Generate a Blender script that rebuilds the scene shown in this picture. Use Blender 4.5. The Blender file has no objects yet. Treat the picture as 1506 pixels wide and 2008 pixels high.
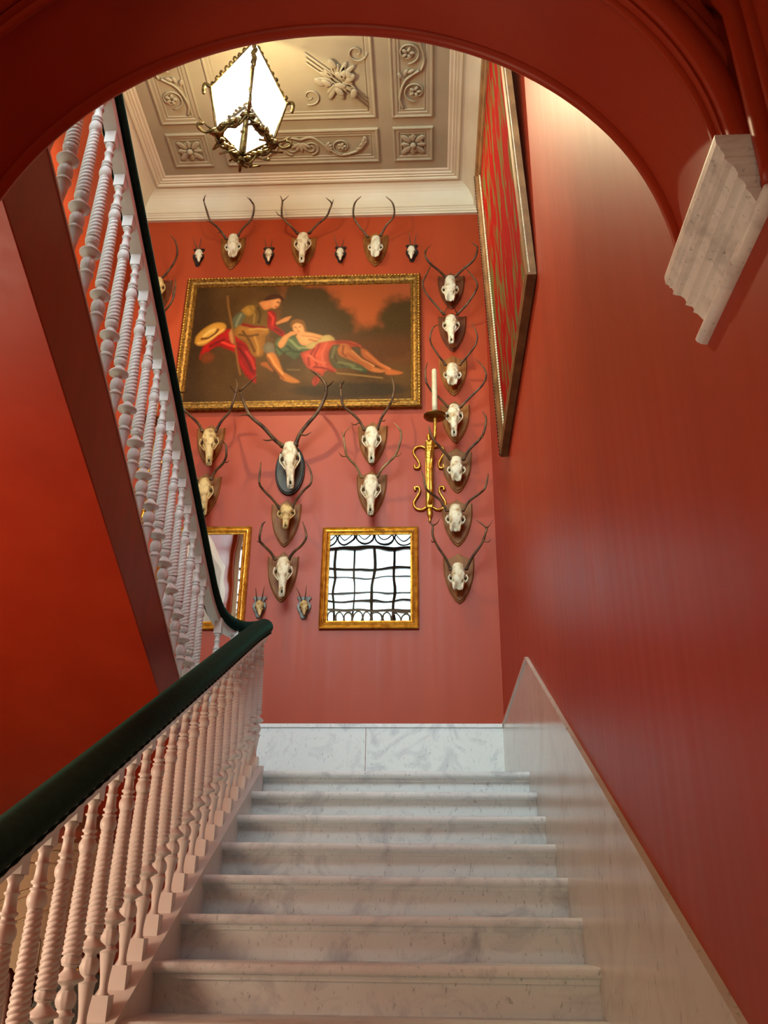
import bpy, bmesh, math, random
import numpy as np
from mathutils import Vector, Matrix
random.seed(7)
SC = bpy.context.scene
COL = SC.collection
PI = math.pi
EYE = 1.65                       # eye height over the lower hall floor; the scene is laid out from the eye and lifted by this at the end

# ------------------------------------------------------------------ camera
F, PITCH, YAW, ROLL = 1756.014, 0.4395507, 0.0520723, 0.0118274
W, H = 1506, 2008
_f = Vector((-math.sin(YAW)*math.cos(PITCH), math.cos(YAW)*math.cos(PITCH), math.sin(PITCH)))
_r0 = Vector((math.cos(YAW), math.sin(YAW), 0)); _u0 = _r0.cross(_f)
_r = _r0*math.cos(ROLL)+_u0*math.sin(ROLL); _u = -_r0*math.sin(ROLL)+_u0*math.cos(ROLL)
cd = bpy.data.cameras.new('camera'); cam = bpy.data.objects.new('camera', cd); COL.objects.link(cam)
cd.sensor_fit = 'VERTICAL'; cd.sensor_height = 36; cd.lens = F/H*36; cd.clip_start = .02
cam.matrix_world = Matrix(((_r.x, _u.x, -_f.x, 0), (_r.y, _u.y, -_f.y, 0), (_r.z, _u.z, -_f.z, 0), (0, 0, 0, 1)))
SC.camera = cam

def at(px, py, Y):               # survey: where a sight line meets the vertical plane Y
    q = _f + _r*((px-W/2)/F) - _u*((py-H/2)/F)
    return q*(Y/q.y)
def ppm(p):                      # pixels per metre at a point
    return F/Vector(p).dot(_f)

# ------------------------------------------------------------------ surveyed dimensions
YB = 7.41                        # back wall
XR, XL = .6195, -3.12            # right wall, left wall
ZC = 7.025                       # foot of the cornice
ZCEIL = 7.345
XS, XD = -1.0166, .6066          # stair strings / dado face
G, RI, Y0, Z0 = .33, .16659, 5.6056, .8968
ZD = 1.5556
FLOOR = -EYE
YA0, YA1 = 1.30, 1.63            # arch wall
ACX, ACZ, AR = -.255, 1.357, .843
XUS, XUR = -1.35, -1.39          # upper flight string edge / rail
ZSOF = .607

# ------------------------------------------------------------------ materials
def new_mat(name):
    m = bpy.data.materials.new(name); m.use_nodes = True
    nt = m.node_tree; b = nt.nodes['Principled BSDF']
    return m, nt, b
def lin(c):
    return tuple(((x/255)/12.92 if x/255 <= .04045 else ((x/255+.055)/1.055)**2.4) for x in c)+(1,)
def N(nt, t, **kw):
    n = nt.nodes.new(t)
    for k, v in kw.items():
        if k in n.inputs: n.inputs[k].default_value = v
        else: setattr(n, k, v)
    return n
def mapped(nt, scale=(1,1,1), rot=(0,0,0), coord='pos'):
    mp = N(nt, 'ShaderNodeMapping'); mp.inputs['Scale'].default_value = scale; mp.inputs['Rotation'].default_value = rot
    if coord == 'pos':
        g = N(nt, 'ShaderNodeNewGeometry'); nt.links.new(g.outputs['Position'], mp.inputs['Vector'])
    else:
        g = N(nt, 'ShaderNodeTexCoord'); nt.links.new(g.outputs['Object'], mp.inputs['Vector'])
    return mp
def ramp(nt, fac, stops):
    r = N(nt, 'ShaderNodeValToRGB'); e = r.color_ramp.elements
    while len(e) < len(stops): e.new(.5)
    for i, (p, c) in enumerate(stops): e[i].position = p; e[i].color = c
    nt.links.new(fac, r.inputs['Fac']); return r
def bump(nt, b, h, strength, dist=.01):
    n = N(nt, 'ShaderNodeBump'); n.inputs['Strength'].default_value = strength; n.inputs['Distance'].default_value = dist
    nt.links.new(h, n.inputs['Height']); nt.links.new(n.outputs['Normal'], b.inputs['Normal'])
def noisy(name, c1, c2, scale=4, rough=.5, metal=0, bstr=0, bscale=None, stretch=(1,1,1), lo=.35, hi=.65, coord='pos', spec=.5, detail=4):
    m, nt, b = new_mat(name)
    mp = mapped(nt, stretch, coord=coord); n = N(nt, 'ShaderNodeTexNoise', Scale=scale, Detail=detail); nt.links.new(mp.outputs['Vector'], n.inputs['Vector'])
    r = ramp(nt, n.outputs['Fac'], [(lo, lin(c1)), (hi, lin(c2))]); nt.links.new(r.outputs['Color'], b.inputs['Base Color'])
    b.inputs['Roughness'].default_value = rough; b.inputs['Metallic'].default_value = metal; b.inputs['Specular IOR Level'].default_value = spec
    if bstr:
        n2 = N(nt, 'ShaderNodeTexNoise', Scale=bscale or scale*5, Detail=3); nt.links.new(mp.outputs['Vector'], n2.inputs['Vector'])
        bump(nt, b, n2.outputs['Fac'], bstr)
    return m
def marble(name, base, vein, rough=.25, scale=1.0, warp=1.0, tint=None, spec=.5):
    m, nt, b = new_mat(name)
    mp = mapped(nt, (scale, scale, scale), (.4, .5, .35))
    n = N(nt, 'ShaderNodeTexNoise', Scale=2.2, Detail=9, Roughness=.62, Distortion=1.2*warp); nt.links.new(mp.outputs['Vector'], n.inputs['Vector'])
    r = ramp(nt, n.outputs['Fac'], [(.28, lin(vein)), (.47, lin(base)), (.56, lin(base)), (.8, lin(tint or vein))])
    mp2 = mapped(nt, (scale*3, scale*3, scale*1.2), (.2, .6, .5))
    n2 = N(nt, 'ShaderNodeTexNoise', Scale=14, Detail=5, Roughness=.7); nt.links.new(mp2.outputs['Vector'], n2.inputs['Vector'])
    r2 = ramp(nt, n2.outputs['Fac'], [(.26, lin([int(x*.5) for x in vein])), (.40, (1, 1, 1, 1))])
    mx = N(nt, 'ShaderNodeMix', data_type='RGBA', blend_type='MULTIPLY'); mx.inputs[0].default_value = .8
    nt.links.new(r.outputs['Color'], mx.inputs[6]); nt.links.new(r2.outputs['Color'], mx.inputs[7])
    nt.links.new(mx.outputs[2], b.inputs['Base Color']); b.inputs['Roughness'].default_value = rough; b.inputs['Specular IOR Level'].default_value = spec
    return m
M = {}
def wall_mat(name, c1, c2, rough, streak):
    m, nt, b = new_mat(name)
    mp = mapped(nt, (2.5, 2.5, .35)); n = N(nt, 'ShaderNodeTexNoise', Scale=1.6, Detail=4); nt.links.new(mp.outputs['Vector'], n.inputs['Vector'])
    r = ramp(nt, n.outputs['Fac'], [(.3, lin(c1)), (.7, lin(c2))]); nt.links.new(r.outputs['Color'], b.inputs['Base Color'])
    mp2 = mapped(nt, (9, 9, .25)); n2 = N(nt, 'ShaderNodeTexNoise', Scale=2.2, Detail=3); nt.links.new(mp2.outputs['Vector'], n2.inputs['Vector'])
    rr = N(nt, 'ShaderNodeMapRange'); rr.inputs['To Min'].default_value = rough-streak; rr.inputs['To Max'].default_value = rough+streak
    nt.links.new(n2.outputs['Fac'], rr.inputs['Value']); nt.links.new(rr.outputs['Result'], b.inputs['Roughness'])
    bump(nt, b, n2.outputs['Fac'], .015, .01); b.inputs['Specular IOR Level'].default_value = .35
    return m
M['red'] = wall_mat('red wall paint', (170, 62, 25), (180, 69, 30), .45, .08)
M['redgloss'] = wall_mat('red gloss paint', (160, 46, 18), (170, 53, 22), .42, .07)
M['maroon'] = noisy('maroon string paint', (126, 34, 28), (140, 40, 34), 3, .35, stretch=(4, 4, .6))
M['cream'] = noisy('cream plaster', (226, 210, 176), (234, 220, 190), 2, .55)
M['taupe'] = noisy('stone coloured plaster', (174, 162, 132), (190, 178, 146), 1.6, .6)
M['panel'] = noisy('cream panelling', (214, 186, 150), (224, 198, 164), 2, .45)
M['marble'] = marble('white veined marble', (242, 246, 244), (198, 203, 208), .45, 1.6, spec=.15)
M['marble_dado'] = marble('grey pink dado marble', (206, 196, 184), (186, 172, 160), .16, .8)
M['marble_corbel'] = marble('white corbel marble', (250, 246, 240), (200, 194, 190), .4, 2.2)
M['white'] = noisy('white painted wood', (238, 240, 234), (244, 246, 241), 6, .38)
M['velvet'] = noisy('green velvet', (5, 26, 20), (10, 40, 31), 30, .85, bstr=.2, bscale=220)
_b = M['velvet'].node_tree.nodes['Principled BSDF']; _b.inputs['Sheen Weight'].default_value = .2; _b.inputs['Sheen Roughness'].default_value = .4; _b.inputs['Sheen Tint'].default_value = (.1, .5, .36, 1); _b.inputs['Specular IOR Level'].default_value = .15
M['gold'] = noisy('old gilding', (178, 120, 34), (222, 172, 74), 18, .32, .85, .35, 60, lo=.3, hi=.6)
M['golddark'] = noisy('darkened carved gilding', (104, 70, 24), (168, 122, 46), 40, .42, .7, .6, 70, lo=.35, hi=.65)
M['darkwood'] = noisy('black brown wood', (22, 13, 9), (38, 24, 16), 8, .35)
M['oak'] = noisy('oak plaque', (122, 72, 26), (160, 102, 42), 6, .5, stretch=(6, 6, .8), spec=.25)
M['walnut'] = noisy('walnut plaque', (124, 76, 36), (156, 104, 54), 6, .5, stretch=(6, 6, .8), spec=.25)
M['mahogany'] = noisy('mahogany plaque', (90, 44, 20), (122, 66, 32), 6, .45, stretch=(6, 6, .8), spec=.3)
M['greyboard'] = noisy('grey black plaque', (60, 58, 46), (88, 84, 68), 6, .4, spec=.3)
M['blackboard'] = noisy('black plaque', (26, 20, 17), (44, 34, 28), 8, .4)
M['blueboard'] = noisy('blue grey plaque', (98, 92, 80), (122, 116, 102), 8, .4)
M['bone'] = noisy('bone', (186, 150, 96), (238, 226, 192), 16, .5, bstr=.5, bscale=60, lo=.3, hi=.52)
M['boneyellow'] = noisy('yellowed bone', (150, 106, 50), (226, 194, 128), 16, .5, bstr=.5, bscale=60, lo=.3, hi=.55)
M['hollow_shade'] = noisy('dark bone hollow shade', (44, 30, 18), (78, 54, 32), 20, .95, spec=.05)  # dark brown colour standing for the shade inside skull hollows
M['antler'] = noisy('antler', (58, 38, 22), (120, 88, 56), 12, .5, bstr=.4, bscale=90)
M['antlerpale'] = noisy('pale antler', (110, 80, 46), (170, 136, 88), 12, .5, bstr=.4, bscale=90)
M['candle'] = noisy('ivory candle', (214, 196, 150), (232, 218, 178), 20, .45)
M['brass'] = noisy('dark brass', (92, 60, 24), (150, 104, 42), 14, .38, .8, .2, 40)
M['bronze'] = noisy('lantern bronze', (74, 62, 34), (140, 118, 66), 20, .4, .8, .3, 50)
M['fabric'] = noisy('red damask', (140, 12, 7), (100, 84, 40), 4, .9, stretch=(3, 3, .7), lo=.5, hi=.58, spec=.05, bstr=.3, bscale=40, detail=6)
M['leather'] = noisy('studded leather', (16, 18, 14), (52, 54, 40), 60, .5, bstr=.6, bscale=90)
M['chairwood'] = noisy('dark red wood', (58, 26, 16), (92, 46, 28), 6, .35)
M['floor'] = marble('hall floor marble', (190, 178, 164), (140, 128, 118), .25)
M['dim'] = noisy('hall plaster', (186, 150, 118), (196, 160, 128), 2, .6)
def mirror_mat(name, refl):
    m, nt, b = new_mat(name); b.inputs['Base Color'].default_value = (refl, refl*1.02, refl*1.0, 1); b.inputs['Metallic'].default_value = 1; b.inputs['Roughness'].default_value = .01
    mp = mapped(nt, (1, 1, 1)); n = N(nt, 'ShaderNodeTexNoise', Scale=3.2, Detail=1); nt.links.new(mp.outputs['Vector'], n.inputs['Vector'])
    bump(nt, b, n.outputs['Fac'], .05, .02); return m
M['mirror'] = mirror_mat('dark old mirror glass', .12); M['mirrorbright'] = mirror_mat('silvered mirror glass', .5)
M['framebrown'] = noisy('brown frame wood', (104, 68, 36), (136, 94, 54), 8, .5, spec=.2)
def lamp_glass(name, col, strength, clear):
    m = bpy.data.materials.new(name); m.use_nodes = True; nt = m.node_tree; nt.nodes.clear()
    o = N(nt, 'ShaderNodeOutputMaterial'); t = N(nt, 'ShaderNodeBsdfTransparent'); e = N(nt, 'ShaderNodeEmission', Strength=strength); e.inputs['Color'].default_value = col
    mx = N(nt, 'ShaderNodeMixShader'); mx.inputs[0].default_value = 1-clear
    nt.links.new(t.outputs[0], mx.inputs[1]); nt.links.new(e.outputs[0], mx.inputs[2]); nt.links.new(mx.outputs[0], o.inputs[0]); return m
M['lampglass'] = lamp_glass('lit frosted glass', (1, .97, .9, 1), 2.0, .45)
M['roofglass'] = lamp_glass('frosted roof glass', (1, .97, .9, 1), 1.5, .1)
M['clearglass'] = lamp_glass('clear lamp glass', (1, .95, .85, 1), 1.0, .93)
def window_glass():
    m = bpy.data.materials.new('window glass'); m.use_nodes = True; nt = m.node_tree; nt.nodes.clear()
    o = N(nt, 'ShaderNodeOutputMaterial'); t = N(nt, 'ShaderNodeBsdfTransparent'); g = N(nt, 'ShaderNodeBsdfGlossy', Roughness=.02)
    mx = N(nt, 'ShaderNodeMixShader'); mx.inputs[0].default_value = .06
    nt.links.new(t.outputs[0], mx.inputs[1]); nt.links.new(g.outputs[0], mx.inputs[2]); nt.links.new(mx.outputs[0], o.inputs[0]); return m
M['winglass'] = window_glass()

# ------------------------------------------------------------------ mesh helpers
class MB:
    def __init__(s): s.v = []; s.f = []; s.smooth = []
    def add(s, vs, fs, smooth=False):
        o = len(s.v); s.v += [tuple(v) for v in vs]; s.f += [tuple(i+o for i in f) for f in fs]; s.smooth += [smooth]*len(fs); return s
    def box(s, a, b):
        x0, y0, z0 = [min(p) for p in zip(a, b)]; x1, y1, z1 = [max(p) for p in zip(a, b)]
        return s.add([(x0,y0,z0),(x1,y0,z0),(x1,y1,z0),(x0,y1,z0),(x0,y0,z1),(x1,y0,z1),(x1,y1,z1),(x0,y1,z1)],
                     [(0,3,2,1),(4,5,6,7),(0,1,5,4),(1,2,6,5),(2,3,7,6),(3,0,4,7)])
    def prism(s, poly, axis, a, b, smooth=False):      # polygon (u,v) extruded along axis from a to b
        def p(u, v, w): return {'x': (w, u, v), 'y': (u, w, v), 'z': (u, v, w)}[axis]
        n = len(poly); vs = [p(u, v, a) for u, v in poly]+[p(u, v, b) for u, v in poly]
        fs = [tuple(range(n)), tuple(reversed(range(n, 2*n)))]+[(i, i+n, (i+1) % n+n, (i+1) % n) for i in range(n)]
        return s.add(vs, fs, smooth)
    def rings(s, rs, closed_u=True, cap=True, smooth=True):
        n = len(rs[0]); vs = [v for r in rs for v in r]; fs = []
        for i in range(len(rs)-1):
            for j in range(n if closed_u else n-1):
                k = (j+1) % n; fs.append((i*n+j, i*n+k, (i+1)*n+k, (i+1)*n+j))
        if cap and closed_u: fs += [tuple(reversed(range(n))), tuple(range((len(rs)-1)*n, len(rs)*n))]
        return s.add(vs, fs, smooth)
    def tube(s, pts, rad, seg=8, smooth=True, flat=1.0):
        pts = [Vector(p) for p in pts]; n = len(pts)
        if not hasattr(rad, '__len__'): rad = [rad]*n
        t0 = (pts[1]-pts[0]).normalized(); up = Vector((0, 0, 1)) if abs(t0.z) < .9 else Vector((1, 0, 0))
        a = t0.cross(up).normalized(); rs = []
        for i in range(n):
            t = (pts[min(i+1, n-1)]-pts[max(i-1, 0)]).normalized(); a = (a-t*a.dot(t)).normalized(); b = a.cross(t)
            rs.append([pts[i]+(a*math.cos(2*PI*j/seg)+b*math.sin(2*PI*j/seg)*flat)*rad[i] for j in range(seg)])
        return s.rings(rs, smooth=smooth)
    def lathe(s, prof, c=(0,0,0), seg=16, axis=Vector((0,0,1)), fr=None):
        c = Vector(c); axis = axis.normalized(); u = axis.orthogonal().normalized(); w = axis.cross(u)
        rs = []
        for z, r in prof:
            rs.append([c+axis*z+(u*math.cos(2*PI*j/seg)+w*math.sin(2*PI*j/seg))*(r*(fr(2*PI*j/seg, z) if fr else 1)) for j in range(seg)])
        return s.rings(rs)
    def blob(s, c, r, seg=8, rot=None):
        c = Vector(c); rs = []
        for i in range(1, 6):
            th = PI*i/6; rs.append([(math.sin(th)*math.cos(2*PI*j/seg)*r[0], math.sin(th)*math.sin(2*PI*j/seg)*r[1], math.cos(th)*r[2]) for j in range(seg)])
        rs = [[c+(rot @ Vector(p) if rot else Vector(p)) for p in ring] for ring in rs]
        return s.rings(rs)
    def build(s, name, mat, parent=None, loc=None):
        me = bpy.data.meshes.new(name); me.from_pydata(s.v, [], s.f); me.update()
        bm = bmesh.new(); bm.from_mesh(me); bmesh.ops.recalc_face_normals(bm, faces=bm.faces); bm.to_mesh(me); bm.free()
        me.polygons.foreach_set('use_smooth', s.smooth); me.materials.append(M[mat])
        o = bpy.data.objects.new(name, me); COL.objects.link(o)
        if parent: o.parent = parent
        if loc: o.location = loc
        return o
def smooth_path(pts, n=6):
    pts = [Vector(p) for p in pts]; q = [pts[0]*2-pts[1]]+pts+[pts[-1]*2-pts[-2]]; out = []
    for i in range(1, len(q)-2):
        for k in range(n):
            t = k/n; a, b, c, d = q[i-1], q[i], q[i+1], q[i+2]
            out.append(.5*((2*b)+(c-a)*t+(2*a-5*b+4*c-d)*t*t+(3*b-a-3*c+d)*t**3))
    return out+[pts[-1]]
def empty(name, loc=(0,0,0)):
    o = bpy.data.objects.new(name, None); COL.objects.link(o); o.location = loc; o.empty_display_size = .1; return o
def tag(o, label=None, cat=None, group=None, kind=None):
    for k, v in (('label', label), ('category', cat), ('group', group), ('kind', kind)):
        if v: o[k] = v
    return o
def struct(name, mb, mat, label, parent=None):
    o = mb.build(name, mat, parent)
    if not parent: tag(o, label, name.split('_')[0], kind='structure')
    return o

# ------------------------------------------------------------------ the setting
ZT = 7.9
struct('floor', MB().box((-4.4, -3.2, FLOOR-.1), (.9, YB+.2, FLOOR)), 'floor', 'pale marble floor of the lower hall')
struct('wall_back', MB().box((-4.4, YB, FLOOR), (.9, YB+.2, ZT)), 'red', 'red back wall of the stairwell, hung with antlers and pictures')
struct('wall_right', MB().box((XR, -3.1, FLOOR), (XR+.25, YB, ZT)), 'redgloss', 'glossy red wall on the right of the marble stairs')
struct('wall_left', MB().box((XL-.25, YA1, ZSOF+.06), (XL, YB, ZT)), 'red', 'red wall on the far side of the upper flight')
struct('wall_left_lower', MB().box((-4.4, -3.2, FLOOR), (-4.2, YB+.2, 3.2)), 'dim', 'lower hall wall beneath the upper flight')
# arch wall with barrel intrados
mb = MB(); n = 48; XW0, XW1, ZW = -4.3, XR+.02, 2.45
arc = [(ACX+AR*math.cos(PI*i/n), ACZ+AR*math.sin(PI*i/n)) for i in range(n+1)]
out = []
for x, z in arc:
    dx, dz = x-ACX, z-ACZ
    k = min(((XW1-ACX)/dx if dx > 1e-6 else (XW0-ACX)/dx if dx < -1e-6 else 1e9), ((ZW-ACZ)/dz if dz > 1e-6 else 1e9))
    out.append((ACX+dx*k, ACZ+dz*k))
def corner(i):
    return None
vs = []; fs = []
for Y in (YA0, YA1):
    vs += [(x, Y, z) for x, z in arc]+[(x, Y, z) for x, z in out]
m_ = n+1
for i in range(n):
    fs += [(i, i+1, m_+i+1, m_+i), (2*m_+i, 3*m_+i, 3*m_+i+1, 2*m_+i+1)]
mb.add(vs, fs)
# corner fills between the fan and the rectangle
for i in range(n):
    a, b = out[i], out[i+1]
    if abs(a[0]-b[0]) > 1e-6 and abs(a[1]-b[1]) > 1e-6:
        c_ = (XW1 if a[0] > ACX else XW0, ZW)
        for Y in (YA0, YA1): mb.add([(a[0], Y, a[1]), (b[0], Y, b[1]), (c_[0], Y, c_[1])], [(0, 1, 2)])
mb.add([(x, Y, z) for Y in (YA0, YA1) for x, z in arc], [(i, i+1, m_+i+1, m_+i) for i in range(n)], True)
mb.box((XW0, YA0, FLOOR), (-1.10, YA1, ACZ))
struct('wall_front', mb, 'redgloss', 'red arch wall spanning the foot of the stairs')
# upper part of the arch wall, with two window openings
WX0, WX1, WZ0, WZ1 = -2.42, .42, 3.75, 6.60
VX0, VX1 = -3.08, -2.62
mb = MB().box((XW0, YA0, ZW), (XR+.02, YA1, WZ0)).box((XW0, YA0, WZ1), (XR+.02, YA1, ZT)).box((XW0, YA0, WZ0), (VX0, YA1, WZ1)).box((VX1, YA0, WZ0), (WX0, YA1, WZ1)).box((WX1, YA0, WZ0), (XR+.02, YA1, WZ1))
struct('wall_upper_front', mb, 'red', 'red wall over the arch, with leaded windows')
struct('floor_gallery_shade', MB().box((XUS+.02, YA1, 3.13), (XR, 2.2, 3.3)), 'panel', 'unseen gallery floor over the arch, sized to shade the lower steps')  # unseen slab, depth set to keep window light off the lower steps
struct('wall_rear', MB().box((-4.4, -3.3, FLOOR), (.9, -3.1, 3.2)), 'dim', 'plaster wall at the rear of the lower hall')
struct('ceiling_hall', MB().box((-4.4, -3.2, 2.55), (.9, YA0, 2.75)), 'dim', 'plain plaster ceiling of the lower hall')
# arch mouldings: roll on the far arris, rolls near the front arris
def arc_path(r, Y, a0=0., a1=PI, k=60): return [(ACX+r*math.cos(a0+(a1-a0)*i/k), Y, ACZ+r*math.sin(a0+(a1-a0)*i/k)) for i in range(k+1)]
struct('trim_1', MB().tube(arc_path(AR+.006, YA1-.012, .02, PI-.02), .02, 10), 'redgloss', 'red roll moulding along the far edge of the arch')
struct('trim_2', MB().tube(arc_path(AR+.028, YA0-.012, .0, PI), .026, 10).tube(arc_path(AR+.002, YA0+.028, .0, PI), .012, 8).tube(arc_path(AR+.075, YA0-.006, .0, PI), .012, 8), 'redgloss', 'red roll mouldings along the near edge of the arch')
vp = smooth_path([(XR, 1.205, 1.20), (XR, 1.205, 1.40), (XR, 1.21, 1.62), (XR, 1.225, 1.70), (XR-.004, 1.27, 1.79), (XR-.006, 1.30, 1.86), (.52, 1.298, 2.06)], 5)
vq = [Vector((p.x, p.y-.055, p.z)) if p.z < 1.75 else Vector((p.x, p.y-.04, p.z+.03)) for p in vp]
struct('trim_3', MB().tube(vp, .024, 10).tube(vq, .014, 8), 'redgloss', 'red vertical moulding beside the marble corbel')
# windows above the arch
def window(WX0, WX1, name, nb, label):
    mb = MB(); fw = .07
    for a, b in (((WX0, WZ0), (WX0+fw, WZ1)), ((WX1-fw, WZ0), (WX1, WZ1)), ((WX0, WZ0), (WX1, WZ0+fw)), ((WX0, WZ1-fw), (WX1, WZ1))): mb.box((a[0], 1.42, a[1]), (b[0], 1.52, b[1]))
    win = struct(name, mb, 'white', label)
    mb = MB(); ws = (.02, .026, .02, .012)
    for i in range(1, nb):
        x = WX0+(WX1-WX0)*i/nb; w_ = ws[(i-1) % 4]; mb.box((x-w_, 1.44, WZ0), (x+w_, 1.5, 5.62))
    for z, w_ in ((6.0, .03), (5.62, .03), (5.28, .02), (5.12, .007), (4.86, .008), (4.72, .014), (4.58, .006), (4.30, .02)): mb.box((WX0, 1.445, z-w_), (WX1, 1.495, z+w_))
    mb.build('glazing_bar', 'chairwood', win)
    mb = MB()
    for i in range(nb):
        cx = WX0+(WX1-WX0)*(i+.5)/nb; mb.tube([(cx+.15*math.cos(a*PI/8), 1.47, 5.81+.13*math.sin(a*PI/8)) for a in range(17)], .016, 6)
        mb.tube(smooth_path([(cx-.18, 1.47, 5.95), (cx, 1.47, 5.76), (cx+.18, 1.47, 5.95)], 6), .012, 6)
    mb.build('tracery', 'chairwood', win)
    mb = MB()
    for i in range(2*nb):
        cx = WX0+.1+(WX1-WX0-.2)*(i+.5)/(2*nb)
        mb.tube([(cx+.07*math.cos(a*PI/5), 1.53, 4.42+.1*math.sin(a*PI/5)) for a in range(11)], .014, 6)
    mb.box((WX0+.08, 1.52, 4.53), (WX1-.08, 1.55, 4.56)); mb.build('window_guard', 'white', win)
    MB().box((WX0, 1.465, WZ0), (WX1, 1.471, WZ1)).build('window_pane', 'winglass', win)
window(WX0, WX1, 'window_1', 9, 'tall leaded window over the arch'); window(VX0, VX1, 'window_2', 2, 'narrow leaded window over the arch by the upper flight')
mb = MB().box((XL, 2.05, 3.3), (XL+.03, 4.3, 5.1)); dr = struct('trim_6', mb, 'cream', 'cream wall panel on the far side of the upper flight')
MB().box((XL+.02, 2.3, 3.4), (XL+.035, 4.05, 4.92)).build('panel_field', 'taupe', dr)

# ceiling with coved cornice and mouldings
mb = MB().box((-3.4, YA0, ZCEIL), (.9, YB+.2, ZCEIL+.15)); ceil = struct('ceiling', mb, 'taupe', 'stone coloured plaster ceiling with moulded panels and scrollwork')
def ring_profile(prof):           # sweep a (inset, z) profile round the room
    rs = []
    for a, z in prof: rs.append([(XL+a, YA1+a, z), (XR-a, YA1+a, z), (XR-a, YB-a, z), (XL+a, YB-a, z)])
    mb = MB(); n = 4
    for i in range(len(rs)-1):
        for j in range(4):
            k = (j+1) % 4; mb.add([rs[i][j], rs[i][k], rs[i+1][k], rs[i+1][j]], [(0, 1, 2, 3)])
    return mb
cove = [(0, ZC), (.035, ZC), (.04, ZC+.018), (.05, ZC+.02), (.052, ZC+.045), (.06, ZC+.05), (.062, ZC+.062), (.075, ZC+.07)]
cove += [(.075+.155*(1-math.cos(t*PI/2/8)), ZC+.07+.22*math.sin(t*PI/2/8)) for t in range(1, 9)]
struct('trim_4', ring_profile(cove+[(.235, ZCEIL)]), 'cream', 'cream coved cornice round the stairwell ceiling')
mold = [(.225, ZC+.29), (.24, ZC+.275), (.258, ZC+.28), (.262, ZC+.295), (.285, ZC+.293), (.29, ZC+.302), (.31, ZC+.30), (.322, ZC+.312), (.345, ZC+.312), (.36, ZCEIL)]
struct('trim_5', ring_profile(mold), 'cream', 'stepped cream moulding inside the ceiling cove')
def cframe(x0, y0, x1, y1, nm='panel_frame'):
    mb = MB(); z = ZCEIL; prof = [(0, z), (.004, z-.018), (.014, z-.022), (.024, z-.018), (.03, z-.012), (.06, z-.012), (.066, z-.004), (.078, z-.004), (.08, z-.009), (.09, z-.009), (.093, z)]
    rs = [[(x0+a, y0+a, q), (x1-a, y0+a, q), (x1-a, y1-a, q), (x0+a, y1-a, q)] for a, q in prof]
    for i in range(len(rs)-1):
        for k in range(4): mb.add([rs[i][k], rs[i][(k+1) % 4], rs[i+1][(k+1) % 4], rs[i+1][k]], [(0, 1, 2, 3)])
    return mb.build(nm, 'taupe', ceil)
CX = (XL+XR)/2
cframe(-2.05, 2.35, -.45, 6.37)                         # large middle panel
cframe(-.30, 2.35, .11, 6.38); cframe(-2.62, 2.35, -2.2, 6.38)
cframe(-2.06, 6.50, -.445, 6.93)
cframe(-.30, 6.50, .11, 6.93); cframe(-2.62, 6.50, -2.2, 6.93)
def leaf(mb, c, ang, L, w=.35, z=ZCEIL-.016):
    rot = Matrix.Rotation(ang, 3, 'Z'); mb.blob((c[0]+math.cos(ang)*L*.5, c[1]+math.sin(ang)*L*.5, z), (L*.5, L*w*.8, .010), 8, rot)
def spiral(mb, c, r0, a0, turns, hand=1, rad=.009, z=ZCEIL-.012):
    pts = []; k = int(22*turns)
    for i in range(k+1):
        t = i/k; r = r0*(1-.82*t); a = a0+hand*turns*2*PI*t; pts.append((c[0]+r*math.cos(a), c[1]+r*math.sin(a), z))
    mb.tube(pts, [rad*(1-.4*i/k) for i in range(k+1)], 6)
def rosette(cx, cy, s):
    mb = MB()
    for k in range(8):
        a = k*PI/4+PI/8*0; leaf(mb, (cx+.03*math.cos(a), cy+.03*math.sin(a)), a, s*(1.15 if k % 2 else .85), .3)
    for k in range(12): leaf(mb, (cx+s*.5*math.cos(k*PI/6), cy+s*.5*math.sin(k*PI/6)), k*PI/6+.5, s*.45, .3, ZCEIL-.012)
    mb.blob((cx, cy, ZCEIL-.03), (s*.28, s*.28, .03)); return mb.build('ceiling_rosette', 'taupe', ceil)
rosette(-.095, 6.715, .12); rosette(-2.41, 6.715, .12)
def scroll_run(cx, y0, y1, hand):
    mb = MB(); L = .42; y = y1; h = hand
    while y-L > y0:
        c = (cx+.03*h, y-L*.45); spiral(mb, c, .115, PI/2*(1 if h > 0 else 1), 1.6, h)
        mb.tube(smooth_path([(cx-.09*h, y, ZCEIL-.012), (cx-.12*h, y-L*.3, ZCEIL-.012), (cx-.06*h, y-L*.75, ZCEIL-.012), (cx+.07*h, y-L, ZCEIL-.012)], 6), .013, 6)
        for k in range(5): leaf(mb, (c[0]+.01*math.cos(k*1.257), c[1]+.01*math.sin(k*1.257)), k*1.257, .055, .4)
        for k in range(3): leaf(mb, (cx-.1*h+.03*k*h, y-L*.8-.03*k), -PI/2+h*(k-.5)*.7, .08, .3)
        y -= L; h = -h
    return mb.build('scroll_relief', 'taupe', ceil)
scroll_run(-.095, 3.9, 6.27, 1); scroll_run(-2.41, 3.9, 6.27, -1)
mb = MB()
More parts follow.
